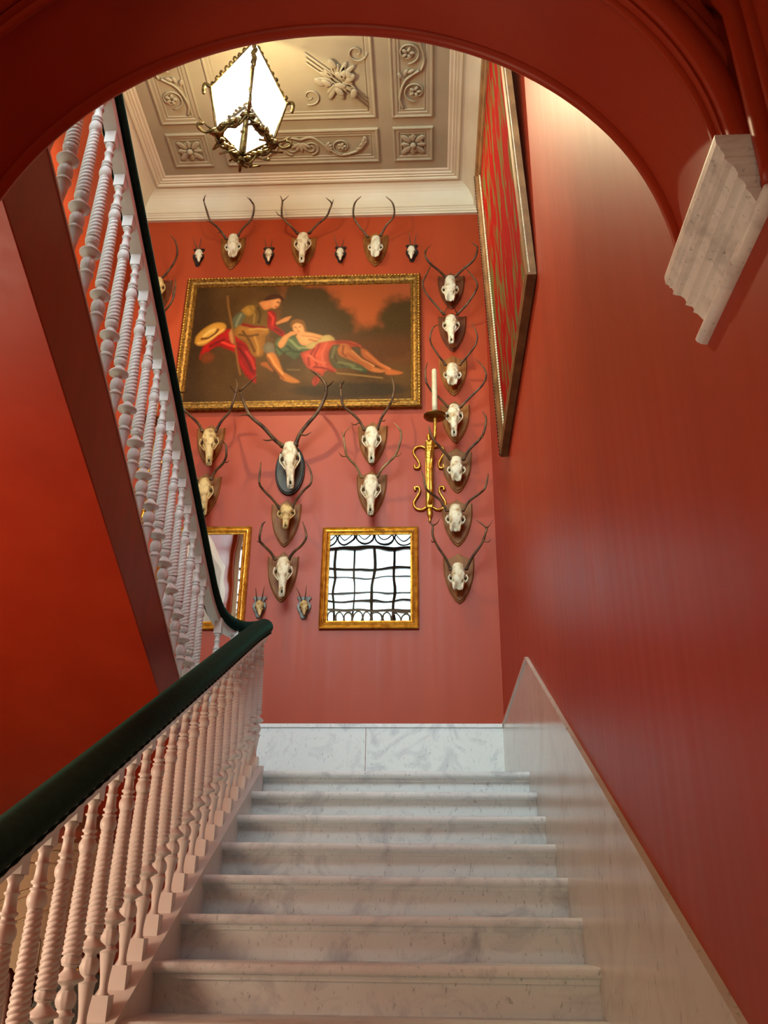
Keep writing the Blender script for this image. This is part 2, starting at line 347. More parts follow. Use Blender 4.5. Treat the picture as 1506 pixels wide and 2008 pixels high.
for h in (1, -1):
    cx, cy = -1.25, 6.715
    spiral(mb, (cx+h*.10, cy+.01), .085, PI/2, 1.7, -h); spiral(mb, (cx+h*.42, cy), .10, PI/2 if h > 0 else PI/2, 1.6, h)
    mb.tube(smooth_path([(cx, cy-.1, ZCEIL-.012), (cx+h*.13, cy-.12, ZCEIL-.012), (cx+h*.28, cy+.02, ZCEIL-.012), (cx+h*.40, cy+.11, ZCEIL-.012), (cx+h*.58, cy+.06, ZCEIL-.012), (cx+h*.68, cy-.06, ZCEIL-.012)], 6), .013, 6)
    for k in range(4): leaf(mb, (cx+h*(.56+.04*k), cy+.05-.035*k), (-.4-.5*k) if h > 0 else PI+.4+.5*k, .075, .32)
    for k in range(4): leaf(mb, (cx+h*.25, cy), (k-1.5)*.6+(0 if h > 0 else PI), .08, .3)
    for k in range(5): leaf(mb, (cx+h*.42, cy), k*1.257, .05, .4)
for k in range(5): leaf(mb, (cx, cy-.06), PI/2+(k-2)*.5, .12, .22)
mb.build('scroll_relief', 'taupe', ceil)
mb = MB(); cx, cy = -.80, 5.92    # trophy of leaves and arrows in the corner of the middle panel
for k in range(26):
    a = k*2*PI/26+random.uniform(-.2, .2); leaf(mb, (cx+.05*math.cos(a), cy+.05*math.sin(a)), a, random.uniform(.10, .2), .18, ZCEIL-.018)
for k in range(10): leaf(mb, (cx+random.uniform(-.16, .16), cy+random.uniform(-.14, .14)), random.uniform(0, 6.3), .12, .35, ZCEIL-.03)
for d in (-.05, 0, .05): mb.tube([(cx-.28, cy-.25+d, ZCEIL-.02), (cx+.28, cy+.27+d, ZCEIL-.02)], .006, 6)
spiral(mb, (cx+.2, cy-.28), .1, 0, 1.2, 1); spiral(mb, (cx-.28, cy+.18), .1, 2, 1.2, -1)
mb.build('trophy_relief', 'taupe', ceil)

# marble dado
b0 = MB().box((XL, YB-.02, Z0), (XD, YB, ZD-.03)); o = struct('baseboard_back', b0, 'marble', 'white marble dado along the back of the landing')
MB().box((XL, YB-.032, ZD-.03), (XD, YB, ZD)).build('dado_cap', 'marble', o)
MB().box((-.515, YB-.0215, Z0), (-.511, YB-.019, ZD-.03)).build('slab_joint', 'walnut', o)
YK = 5.4294; sl = RI/G
poly = [(YB, Z0-.2), (YB, ZD-.02), (YK, ZD-.02), (.2, ZD-.02-sl*(YK-.2)), (.2, FLOOR), (Y0-2, FLOOR)]
o = struct('baseboard_right', MB().prism(poly, 'x', XD, XR+.01), 'marble_dado', 'polished marble dado rising along the right of the stairs')
mb = MB(); mb.box((XD-.008, YK, ZD-.022), (XR+.01, YB, ZD))
e = .022
mb.prism([(YK, ZD), (YK, ZD-e), (.2, ZD-e-sl*(YK-.2)), (.2, ZD-sl*(YK-.2))], 'x', XD-.008, XR+.01)
mb.build('dado_cap', 'marble_dado', o)

# ------------------------------------------------------------------ marble staircase
st = tag(empty('staircase', (0, 0, FLOOR)), 'white veined marble stairs climbing to the landing', 'staircase')
def add_to(o, parent):
    o.parent = parent; o.location = -parent.location
    return o
for k in range(0, 15):
    y = Y0-k*G; z = Z0-k*RI
    bk = YB-.035 if k == 0 else y+G+.06
    # tread with rounded nosing and a fillet below
    prof = [(bk, z)]+[(y+.02-.02*math.sin(a*PI/8)-.0, z-.02+.02*math.cos(a*PI/8)) for a in range(0, 9)]+[(y+.026, z-.04), (y+.026, z-.046), (bk, z-.046)]
    t = MB().prism(prof, 'x', XS, XD).build('tread', 'marble'); add_to(t, st)
    f = MB().box((XS, y+.032, z-.058), (XD, y+.06, z-.046)); f.box((XS, y+.048, z-RI), (XD, y+.07, z-.05))
    add_to(f.build('riser', 'marble'), st)
ld = MB().box((XL+.004, Y0+.05, ZSOF+.031), (XS, YB-.035, Z0)).box((XS-.001, Y0+.06, ZSOF+.031), (XD, YB-.035, Z0-.046)).box((XL+.004, 5.43, ZSOF+.031), (-1.45, Y0+.06, Z0))
add_to(ld.build('landing_slab', 'marble'), st)

# ------------------------------------------------------------------ balusters
def baluster_mesh(scale, taper=1.0):
    mb = MB(); k = scale; hw = .029
    def z(v): return v*k
    base = MB().box((-hw, -hw, -.06), (hw, hw, z(.055)))
    lo = [(.052, .020), (.058, .020), (.064, .015), (.09, .0135), (.12, .016), (.16, .0215), (.192, .026), (.197, .0275), (.199, .031), (.207, .031), (.209, .024), (.214, .022), (.219, .0215)]
    mb.lathe([(z(a), r) for a, r in lo], seg=16)
    fl = [(.219, .021), (.226, .026), (.236, .0305), (.248, .032), (.26, .0305), (.27, .026), (.278, .02)]
    mb.lathe([(z(a), r) for a, r in fl], seg=32, fr=lambda th, zz: 1-.10*abs(math.sin(th*5)))
    dk = [(.278, .019), (.287, .018), (.292, .023), (.300, .034), (.304, .0435), (.310, .0445), (.314, .042), (.326, .028), (.336, .020), (.345, .018), (.349, .025), (.353, .0285)]
    mb.lathe([(z(a), r) for a, r in dk], seg=18)
    co = [(.353, .0275), (.357, .030), (.366, .0315), (.373, .030), (.377, .026), (.381, .0255)]
    mb.lathe([(z(a), r) for a, r in co], seg=40, fr=lambda th, zz: 1-.06*abs(math.sin(th*5+1)))
    za, zb, nl = .381, .70, 17; rs = []; n = nl*7; seg = 24
    for i in range(n+1):
        t = i/n; zz = z(za+(zb-za)*t); r = (.0305-.0085*t)
        rs.append([(math.cos(2*PI*j/seg)*q, math.sin(2*PI*j/seg)*q, zz) for j in range(seg) for q in [r*(1-.20*(1-abs(math.sin((2*PI*j/seg*3-t*nl*2*PI)/2))**.55))]])
    tw = MB().rings(rs)
    up = [(.70, .02), (.704, .0215), (.712, .0255), (.724, .0275), (.736, .0265), (.748, .021), (.752, .019), (.754, .0235), (.760, .0235), (.762, .017), (.769, .0165), (.773, .023), (.780, .0235), (.784, .018), (.80, .0165), (.825, .0155), (.829, .0205), (.834, .0205), (.837, .0155), (.858, .0145), (.866, .018), (.872, .0225), (.880, .0225), (.884, .018)]
    head = MB(); head.lathe([(z(a), r) for a, r in up], seg=16)
    topb = MB().box((-.024, -.024, z(.882)), (.024, .024, z(.99)))
    return mb, base, tw, head, topb
ZB_L = lambda Y: .506*Y-1.92                 # lower string top
ZR_L = lambda Y: .500*Y-.984                 # lower rail axis
ZB_U = lambda Y: -.537*Y+3.78
ZR_U = lambda Y: -.542*Y+4.85
ZSO = lambda Y: -.457*Y+3.083
# lower balustrade
lb = tag(empty('balustrade', (XS-.06, 2.0, FLOOR)), 'white barley-twist balustrade along the left of the marble stairs', 'balustrade')
def baluster_kit(k):
    res = []
    for mb, nm in zip(baluster_mesh(k), ('baluster', 'base_block', 'twisted_shaft', 'turned_neck', 'top_block')):
        o = mb.build(nm, 'white'); res.append((nm, o.data)); bpy.data.objects.remove(o)
    return res
me_l = baluster_kit(.885/.99); me_u = baluster_kit(1.06/.99)
XBL = XS-.062
def put_baluster(kit, p, parent):
    o = bpy.data.objects.new('baluster', kit[0][1]); COL.objects.link(o); o.parent = parent; o.location = Vector(p)-parent.location
    for nm, me in kit[1:]:
        c = bpy.data.objects.new(nm, me); COL.objects.link(c); c.parent = o
    return o
y = 5.60; cnt = 0
while y > 1.9:
    put_baluster(me_l, (XBL, y, ZB_L(y)+.012), lb); y -= .165; cnt += 1
YL0 = 1.72
poly = [(YL0, ZB_L(YL0)), (Y0+.02, ZB_L(Y0+.02)), (Y0+.02, ZB_L(Y0+.02)-.34), (YL0, ZB_L(YL0)-.34)]
add_to(MB().prism(poly, 'x', XS-.125, XS).build('string', 'white'), lb)
mb = MB().box((XBL-.05, YL0-.02, FLOOR), (XBL+.05, YL0+.08, ZR_L(YL0)-.02)); mb.lathe([(0, .045), (.03, .06), (.08, .066), (.13, .05), (.15, .0)], (XBL, YL0+.03, ZR_L(YL0)-.02)); add_to(mb.build('newel_post', 'white'), lb)
# spandrel under the lower string
poly = [(YA1, FLOOR), (YA1, ZB_L(YA1)-.33), (Y0+.0, ZB_L(Y0)-.33), (Y0+.0, FLOOR)]
struct('wall_spandrel', MB().prism(poly, 'x', XS-.11, XS-.03), 'red', 'red wall closing the space under the marble stairs')
# upper balustrade
ub = tag(empty('balustrade', (XUR, 2.0, 2.7)), 'white barley-twist balustrade on the upper return flight', 'balustrade')
y = 5.17
while y > 1.72:
    put_baluster(me_u, (XUR, y, ZB_U(y)-.02), ub); y -= .165
for p in ((-1.365, 5.56), (-1.30, 5.78), (-1.15, 5.76)):
    o = put_baluster(me_l, (p[0], p[1], Z0+.02), ub); o.scale = (1, 1, 1.06)
# upper flight: string, treads, soffit
uf = tag(empty('staircase', (-2.2, 5.4, Z0)), 'upper return flight with dark maroon string and sloping red underside', 'staircase')
YU0, YU1 = YA1, 5.42
poly = [(YU0, ZB_U(YU0)), (5.20, ZB_U(5.20)), (5.42, Z0+.01), (5.42, ZSOF+.012), (YU0, ZSO(YU0)+.012)]
add_to(MB().prism(poly, 'x', XUS-.09, XUS).build('string', 'maroon'), uf)
poly = [(YU0, ZB_U(YU0)), (5.20, ZB_U(5.20)), (5.20, ZB_U(5.20)+.012), (YU0, ZB_U(YU0)+.012)]
add_to(MB().prism(poly, 'x', XUS-.09, XUS+.004).build('string_cap', 'white'), uf)
poly = [(YU0, ZSO(YU0)), (5.42, ZSOF), (YB-.004, ZSOF), (YB-.004, ZSOF+.03), (5.42, ZSOF+.03), (YU0, ZSO(YU0)+.04)]
add_to(MB().prism(poly, 'x', XL+.002, XUS-.001).build('soffit', 'redgloss'), uf)
struct('ceiling_lower', MB().prism(poly, 'x', -4.2, XL), 'redgloss', 'red sloping ceiling of the lower hall')
for k in range(0, 13):
    y1 = 5.35-k*.305; z = Z0+.165*(k+1)
    if y1-.33 < YA1: break
    add_to(MB().box((XL+.004, y1-.33, z-.04), (XUS-.09, y1+.02, z)).box((XL+.004, y1-.03, z-.17), (XUS-.09, y1, z-.03)).build('tread', 'marble'), uf)

# velvet handrail
path = [(XBL, YL0+.0, ZR_L(YL0)), (XBL, 3.0, ZR_L(3.0)), (XBL, 4.2, ZR_L(4.2)), (XBL, 5.2, ZR_L(5.2)), (XBL, 5.5, 1.757), (XBL-.012, 5.70, 1.84), (-1.16, 5.83, 1.868), (-1.26, 5.84, 1.87), (-1.345, 5.73, 1.878), (-1.385, 5.55, 1.905), (XUR, 5.35, 1.962), (XUR, 5.12, ZR_U(5.12)), (XUR, 4.2, ZR_U(4.2)), (XUR, 3.2, ZR_U(3.2)), (XUR, 2.4, ZR_U(2.4)), (XUR, YA1, ZR_U(YA1))]
sp = smooth_path(path, 10)
hr = tag(empty('handrail', (XBL, 5.5, 1.75)), 'dark green velvet covered handrail sweeping up both flights', 'handrail')
def sweep(sp, sect):
    rs = []
    for i, p in enumerate(sp):
        t = (sp[min(i+1, len(sp)-1)]-sp[max(i-1, 0)]).normalized(); s_ = t.cross(Vector((0, 0, 1))).normalized(); u_ = s_.cross(t)
        rs.append([p+s_*a+u_*b for a, b in sect])
    return rs
sect = [(.060*math.cos(a*PI/10), (.054 if math.sin(a*PI/10) > 0 else .052)*math.sin(a*PI/10)+.004) for a in range(20)]
add_to(MB().rings(sweep(sp, sect)).build('velvet_cover', 'velvet'), hr)
add_to(MB().rings(sweep(sp, [(-.030, -.070), (.030, -.070), (.034, -.055), (.034, -.030), (-.034, -.030), (-.034, -.055)]), smooth=False).build('under_rail', 'white'), hr)
rs = []
fine = smooth_path(path, 40)
for s_ in (-1, 1):
    rs.append(sweep(fine, [(s_*.047+.006*math.cos(a*PI/3), -.034+.006*math.sin(a*PI/3)) for a in range(6)]))
mb = MB()
for r_ in rs:
    for i, ring in enumerate(r_):
        c_ = sum((Vector(v) for v in ring), Vector())/6; kk = 1.0 if i % 2 else .55
        r_[i] = [c_+(Vector(v)-c_)*kk for v in ring]
    mb.rings(r_)
add_to(mb.build('braid_trim', 'velvet'), hr)

# ------------------------------------------------------------------ marble corbel
cb = tag(empty('corbel', (XR, 1.45, 1.2)), 'white veined marble corbel carrying the arch on the red wall', 'corbel')
prof = [(XR, 1.345), (.541, 1.345), (.540, 1.338), (.541, 1.322), (.548, 1.318), (.548, 1.312), (.553, 1.31), (.556, 1.302), (.553, 1.294), (.560, 1.29), (.570, 1.288), (.577, 1.281), (.580, 1.272), (.577, 1.263), (.585, 1.26), (.592, 1.257), (.594, 1.25), (.591, 1.243), (.600, 1.238), (.608, 1.225), (XR, 1.212)]
rs = []
fy = YA0
for side in range(3):
    ring = []
    for x, z in prof:
        pr = XR-x
        ring.append([(x, 1.625, z), (x, fy-pr*.62-.02, z), (XR, fy-pr*.62-.02, z)][side])
    rs.append(ring)
mb = MB(); mb.rings(rs, closed_u=False, smooth=False); nn = len(prof)
mb.add([(x, 1.625, z) for x, z in prof], [tuple(range(nn))]); mb.add([(XR, fy-(XR-x)*.62-.02, z) for x, z in prof], [tuple(range(nn))])
add_to(mb.build('moulded_block', 'marble_corbel'), cb)
mb = MB(); rs = []
for Y in (1.205, 1.21, 1.652, 1.657):
    q = .6 if Y in (1.205, 1.657) else 1
    rs.append([(XR+.024*q*math.cos(a*PI/6+PI/2), Y, 1.190+.015*q*math.sin(a*PI/6+PI/2)) for a in range(12)])
mb.rings(rs); add_to(mb.build('necking', 'marble_corbel'), cb)

# ------------------------------------------------------------------ trophies
def shield_outline(w, h):
    right = [(0, 0), (.10, -.045), (.22, -.085), (.34, -.105), (.44, -.10), (.5, -.085), (.497, -.2), (.49, -.32), (.465, -.45), (.42, -.58), (.34, -.72), (.23, -.85), (.11, -.95), (0, -1)]
    pts = [(x*w, y*h) for x, y in right]+[(-x*w, y*h) for x, y in reversed(right[1:-1])]
    return pts
def oval_outline(w, h): return [(w/2*math.sin(2*PI*i/36), -h/2+h/2*math.cos(2*PI*i/36)) for i in range(36)]
def roe_outline(w, h):
    right = [(0, 0), (.2, -.02), (.42, -.0), (.5, -.07), (.36, -.17), (.34, -.25), (.48, -.36), (.5, -.48), (.4, -.64), (.26, -.78), (.22, -.9), (.12, -1), (0, -1)]
    return [(x*w, y*h) for x, y in right]+[(-x*w, y*h) for x, y in reversed(right[1:-1])]
def plaque(outl, p, th, mat, parent, rim=None):
    n = len(outl); cx = sum(x for x, _ in outl)/n; cz = sum(z for _, z in outl)/n; rs = []
    for k, d in ((1, 0), (1, th*.45), (.965, th*.6), (.95, th*.62), (.925, th), (.6, th)):
        rs.append([(p.x+cx+(x-cx)*k, YB-d, p.z+cz+(z-cz)*k) for x, z in outl])
    mb = MB(); mb.rings(rs, smooth=False); o = mb.build('plaque', mat); add_to(o, parent)
    if rim:
        ring = [Vector((p.x+cx+(x-cx)*.99, YB-th*.6, p.z+cz+(z-cz)*.99)) for x, z in outl]; ring.append(ring[0])
        add_to(MB().tube(ring, .009, 8).build('plaque_rim', rim), parent)
    return o
def skull(top, bot, width, mat, parent, kind='long'):
    top = Vector(top); bot = Vector(bot); ax = bot-top; L = ax.length; ax.normalize()
    rt = Vector((1, 0, 0)); rt = (rt-ax*rt.dot(ax)).normalized(); out_ = rt.cross(ax).normalized()
    if out_.y > 0: out_ = -out_
    if kind == 'long':
        T = [0, .05, .12, .22, .30, .36, .42, .50, .58, .68, .80, .92, 1.0]
        Wd = [.20, .30, .36, .40, .47, .50, .46, .40, .31, .235, .20, .20, .15]
        Hh = [.14, .30, .40, .44, .44, .43, .42, .40, .37, .32, .26, .22, .14]
    elif kind == 'short':
        T = [0, .07, .2, .4, .53, .62, .70, .80, .90, 1.0]
        Wd = [.20, .31, .365, .385, .46, .50, .46, .37, .31, .25]
        Hh = [.14, .30, .42, .46, .46, .45, .42, .37, .32, .24]
    else:
        T = [0, .08, .2, .35, .5, .6, .72, .85, 1.0]
        Wd = [.18, .30, .40, .48, .50, .38, .24, .18, .10]
        Hh = [.10, .22, .34, .40, .40, .36, .28, .22, .12]
    nu, nt_ = 44, 64; rs = []
    eye = {'long': .37, 'short': .60, 'roe': .48}[kind]
    for i in range(nt_+1):
        t = i/nt_; w = np.interp(t, T, Wd)*width; h = np.interp(t, T, Hh)*width; ring = []
        for j in range(nu+1):
            s = -1+2*j/nu; a = s*PI/2
            x = math.sin(a)*w; c = math.cos(a)**.75*h if abs(s) < 1 else 0
            g = lambda s0, t0, rs_, rt_: math.exp(-((s-s0)/rs_)**2-((t-t0)/rt_)**2)
            h4 = lambda s0, t0, rs_, rt_: math.exp(-(((s-s0)/rs_)**2+((t-t0)/rt_)**2)**2)
            c -= .46*width*(h4(.66, eye+.03, .15, .07)+h4(-.66, eye+.03, .15, .07))       # orbits
            c += .05*width*(g(.55, eye-.08, .16, .03)+g(-.55, eye-.08, .16, .03))          # brow ridges
            c -= .16*width*(h4(.3, eye-.07, .055, .022)+h4(-.3, eye-.07, .055, .022))        # foramina
            c -= .16*width*(h4(.5, eye+.19, .12, .06)+h4(-.5, eye+.19, .12, .06))            # tear pits
            c += .03*width*g(0, .12, .5, .06)
            c -= .015*width*g(0, .3, .03, .3)
            if kind == 'long': c -= .22*width*g(0, .93, .34, .085)
            if kind == 'short': c -= .34*width*g(0, 1.0, .45, .13)
            if kind == 'roe': c -= .05*width*g(0, .9, .3, .08)
            dt = 0
            if kind == 'short' and t > .8: dt = (t-.8)*(.75*abs(s)-.25-.5*(1 if abs(s) > .8 else 0)+.18*math.sin(s*9))*L
            if kind == 'long' and t > .85: dt = (t-.85)*(.9*min(abs(s)*1.6, 1)-.5)*L
            ring.append(top+ax*(t*L+dt)+rt*x+out_*max(c, -.06*width))
        for j in (3, 2, 1, 0): ring.append(top+ax*(t*L)+rt*((-.75+.5*j)*w)*.9-out_*.10*width)
        rs.append(ring)
    mb = MB(); mb.rings(rs); sk = mb
    mb = sk
    if kind == 'long':   # cheek bones and upper jaw sides
        for s_ in (-1, 1):
            mb.tube(smooth_path([top+ax*L*.30+rt*s_*.50*width+out_*.18*width, top+ax*L*.44+rt*s_*.55*width+out_*.12*width, top+ax*L*.56+rt*s_*.38*width+out_*.08*width, top+ax*L*.64+rt*s_*.26*width+out_*.1*width], 4), .035*width, 6)
            mb.tube([top+ax*L*.82+rt*s_*.13*width+out_*.16*width, top+ax*L*1.02+rt*s_*.09*width+out_*.13*width], [.06*width, .035*width], 6)
    if kind == 'short':
        for s_ in (-1, 1):
            mb.tube([top+ax*L*.80+rt*s_*.24*width+out_*.12*width, top+ax*L*.94+rt*s_*.25*width+out_*.12*width, top+ax*L*1.05+rt*s_*.22*width+out_*.10*width], [.09*width, .085*width, .04*width], 7)
            mb.tube(smooth_path([top+ax*L*.50+rt*s_*.46*width+out_*.2*width, top+ax*L*.63+rt*s_*.55*width+out_*.16*width, top+ax*L*.78+rt*s_*.40*width+out_*.12*width], 4), .04*width, 6)
    so = add_to(mb.build('skull', mat), parent)
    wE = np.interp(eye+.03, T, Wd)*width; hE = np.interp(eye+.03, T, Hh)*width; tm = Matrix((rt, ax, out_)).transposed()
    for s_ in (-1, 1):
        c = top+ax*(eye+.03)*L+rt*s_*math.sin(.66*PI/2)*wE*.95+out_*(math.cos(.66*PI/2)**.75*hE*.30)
        m2 = MB(); m2.blob(c, (.11*width, .07*L, .09*width), 10, tm); m2.build('orbit_shade', 'hollow_shade', so)  # dark blob in each orbit pit, painted in place of its shade
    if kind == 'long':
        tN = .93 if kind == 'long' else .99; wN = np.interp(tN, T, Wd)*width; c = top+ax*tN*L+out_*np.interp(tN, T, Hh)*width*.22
        m2 = MB(); m2.blob(c, ((.06 if kind == 'long' else .17)*width, .045*L, .07*width), 10, tm); m2.build('nasal_shade', 'hollow_shade', so)  # dark blob standing for the shade in the nose opening
    return so
def zz(view, pts):                # survey notes were taken on enlarged views: (x0, y0, scale)
    x0, y0, s = view; return [(x0+x/s, y0+y/s) for x, y in pts]
V1 = (300, 340, 3.765); V2 = (620, 340, 3.4227); V3 = (330, 700, 4.303); V4 = (620, 700, 3.963); V5 = (330, 980, 4.303); V6 = (600, 980, 3.765)
def beam_pts(view, pts, d0, d1, d2):
    P_ = zz(view, pts); n = len(P_); out = []
    for i, (x, y) in enumerate(P_):
        t = i/max(1, n-1); d = d0+(d1-d0)*min(1, t*1.6) if t < .625 else d1+(d2-d1)*(t-.625)/.375
        out.append(at(x, y, YB-d))
    return out
def antler(view, beam, tines, mat, parent, rb, depth=(.12, .30, .26)):
    b = beam_pts(view, beam, *depth); s = smooth_path(b, 5); n = len(s); mb = MB()
    rad = [rb*(1.25 if i == 0 else 1.12 if i == 1 else 1-.30*i/n) if i < n*.75 else rb*.76*max(.2, 1-((i-n*.75)/(n*.25))*.8) for i in range(n)]
    mb.tube(s, rad, 8); mb.blob(b[0], (rb*1.7, rb*1.7, rb*1.1))
    bx = zz(view, beam)
    for tn in tines:              # (root point, ..., tip) in the same view; the root is hung on the nearest beam point
        q = zz(view, tn); k = min(range(len(bx)), key=lambda i: (bx[i][0]-q[0][0])**2+(bx[i][1]-q[0][1])**2)
        root = min(s, key=lambda v: (v-at(q[0][0], q[0][1], v.y)).length); dep = YB-root.y
        pts = [root]+[at(x, y, YB-dep-.05*(i+1)) for i, (x, y) in enumerate(q[1:])]
        if len(pts) == 2: pts.insert(1, pts[0]*.55+pts[1]*.45+Vector((0, -.012, -.008)))
        sm = smooth_path(pts, 4); mb.tube(sm, [rb*.62*(1-.8*i/(len(sm)-1)) for i in range(len(sm))], 7)
    return add_to(mb.build('antler', mat), parent)
def trophy(label, view, apex, tip, width, sk_top, sk_bot, sk_w, kind, plq, left, right, ltines, rtines, rb=.0125, bone='bone', horn='antler', shape='shield', nose=.2, group='red deer skulls on shields', depth=(.12, .30, .26), pview=None, sview=None):
    pv = pview or view; sv = sview or view
    (ax_, ay_), (tx, ty) = zz(pv, [apex, tip]); s = pv[2]
    p = at((ax_+tx)/2, ay_, YB-.02); q = at((ax_+tx)/2, ty, YB-.02); w = width/s/ppm(p)
    root = tag(empty('mounted_antlers', (p.x, YB, p.z)), label, 'hunting trophy', group)
    h = p.z-q.z; outl = {'shield': shield_outline, 'oval': oval_outline}[shape](w, h)
    plaque(outl, p, .03, plq, root, rim='blackboard' if shape == 'oval' else None)
    (x0, y0), (x1, y1) = zz(sv, [sk_top, sk_bot])
    dn = nose if kind == 'long' else .13
    skull(at(x0, y0, YB-.085), at(x1, y1, YB-dn), sk_w/sv[2]/ppm(p), bone, root, kind)
    if left: antler(view, left, ltines, horn, root, rb, depth)
    if right: antler(view, right, rtines, horn, root, rb, depth)
    return root
# row over the painting
trophy('antlered short skull on oak shield above the painting, over the bending figure', V1, (605, 455), (588, 705), 182, (598, 460), (590, 612), 105, 'short', 'oak',
       [(540,482),(480,402),(425,352),(395,270),(370,190)], [(625,465),(660,410),(715,355),(740,300),(745,240),(725,205),(695,175)], [[(508,440),(470,440)], [(430,360),(395,352)], [(372,200),(383,170),(395,160)]], [[(738,225),(728,205),(716,180)], [(712,358),(715,380)]])
trophy('long-nosed skull with forked antlers on shield, centred above the painting', V1, (1128, 455), (1103, 685), 187, (1112, 452), (1098, 648), 108, 'long', 'oak',
       [(1065,442),(1020,392),(960,332),(950,270),(955,205),(940,165)], [(1155,440),(1210,380),(1280,320),(1305,265),(1318,220),(1278,180)], [[(955,205),(978,188),(1002,163)], [(955,325),(925,305),(905,278)]], [[(1318,225),(1328,210),(1332,190)]], nose=.2)
trophy('short skull with smooth curved antlers above the painting, nearest the tapestry', V2, (398, 395), (402, 620), 170, (402, 428), (396, 555), 86, 'short', 'oak',
       [(345,425),(300,370),(255,300),(250,240),(265,190),(302,155)], [(435,415),(470,350),(515,300),(525,250),(510,195),(468,155)], [[(250,300),(235,280)]], [], nose=.15)
trophy('skull on scalloped reddish shield beside the painting, partly behind the velvet rail', V1, (70, 765), (30, 1050), 205, (45, 778), (22, 980), 100, 'long', 'mahogany',
       [(5,790),(-25,730),(-45,700),(-70,640),(-75,580)], [(60,782),(120,712),(165,640),(180,580),(165,500),(128,460)], [], [], bone='boneyellow')
trophy('shield mostly hidden by the velvet rail, beneath the reddish scalloped one', V1, (50, 1085), (10, 1330), 150, (15, 1100), (5, 1280), 75, 'long', 'oak',
       [(-20,1100),(-60,1040),(-100,990)], [(35,1092),(48,1040),(100,1000),(148,925),(165,830),(165,770)], [], [[(150,920),(142,830),(115,770)]], bone='boneyellow')
# middle of the wall
trophy('yellowed long skull on oak shield below the hat end of the painting', V3, (383, 568), (352, 915), 235, (350, 620), (345, 900), 140, 'long', 'oak',
       [(290,628),(250,560),(190,500),(130,440),(112,385),(120,300)], [(400,628),(450,540),(510,470),(545,390),(570,300),(582,240),(570,190)], [[(130,440),(98,410)], [(120,305),(95,290),(82,255)], [(120,305),(145,292),(168,264)], [(285,628),(240,602)]], [[(565,300),(540,270),(516,234)]], bone='boneyellow', rb=.014)
trophy('yellowed skull with broken nose on shield just above the left gilt mirror', V3, (345, 975), (308, 1355), 252, (312, 1030), (300, 1318), 132, 'long', 'oak',
       [(235,1042),(200,985),(140,940),(95,850),(90,770)], [(362,1030),(400,960),(452,908),(485,850),(490,780),(480,735),(450,705)], [[(230,1045),(205,1050),(186,1032)]], [[(470,885),(492,890),(513,872)]], bone='boneyellow', rb=.0135)
trophy('great stag skull with widest antlers on a dark oval plaque', V3, (1040, 750), (1040, 1160), 236, (1025, 726), (1032, 1090), 152, 'long', 'greyboard',
       [(965,750),(890,690),(800,590),(690,495),(640,390),(605,285)], [(1072,745),(1110,650),(1180,560),(1262,460),(1320,340),(1332,250),(1300,190),(1245,140),(1192,106)], [[(690,497),(650,485),(598,500)], [(885,690),(840,705),(798,698)], [(607,290),(690,212),(752,148)], [(607,290),(592,270)]], [[(1332,255),(1362,235),(1402,192)], [(1112,660),(1160,660),(1206,635)]],
       shape='oval', rb=.02, nose=.22, bone='bone', depth=(.13, .34, .28), group='red deer skulls on shields')
trophy('long skull on shield right below the great stag', V3, (1012, 1205), (990, 1600), 252, (1003, 1258), (990, 1440), 130, 'long', 'walnut',
       [(940,1278),(880,1200),(800,1120),(768,1060),(775,960),(783,885)], [(1045,1268),(1090,1190),(1150,1120),(1205,1060),(1200,960),(1158,878)], [[(772,1065),(765,1060)]], [[(1195,1085),(1212,1070)]], rb=.0125, sview=V3, bone='boneyellow')
trophy('long skull on broad shield directly above the two small roe skulls', V5, (985, 440), (963, 862), 262, (978, 492), (958, 800), 140, 'long', 'walnut',
       [(900,502),(860,440),(800,380),(772,345),(775,280),(795,210),(822,184)], [(1015,502),(1060,440),(1120,390),(1160,330),(1160,270),(1133,184)], [[(775,355),(748,350)]], [[(1150,350),(1163,352)]], rb=.013)
trophy('long skull with dark forked antlers on the shield under the reclining feet', V4, (434, 503), (447, 840), 228, (432, 552), (430, 808), 128, 'long', 'oak',
       [(375,565),(330,490),(270,430),(215,385),(197,320),(190,245),(180,200)], [(475,560),(510,470),(560,390),(590,330),(605,240),(585,150)], [[(192,245),(205,205),(222,180)], [(215,388),(185,380),(162,365)], [(340,510),(300,528),(273,514)]], [[(585,345),(615,352),(646,332)], [(505,490),(525,500),(542,482)]], rb=.0135)
trophy('long skull with pale antlers on the shield straight above the square gilt mirror', V4, (437, 880), (430, 1238), 235, (428, 925), (422, 1212), 135, 'long', 'oak',
       [(352,935),(310,850),(240,770),(222,690),(212,620),(196,582)], [(475,930),(520,860),(610,770),(645,690),(662,600),(640,550),(602,510)], [[(212,620),(232,575),(276,534)], [(238,775),(200,770),(174,736)]], [[(615,765),(645,765),(661,734)]], rb=.0125, horn='antlerpale')
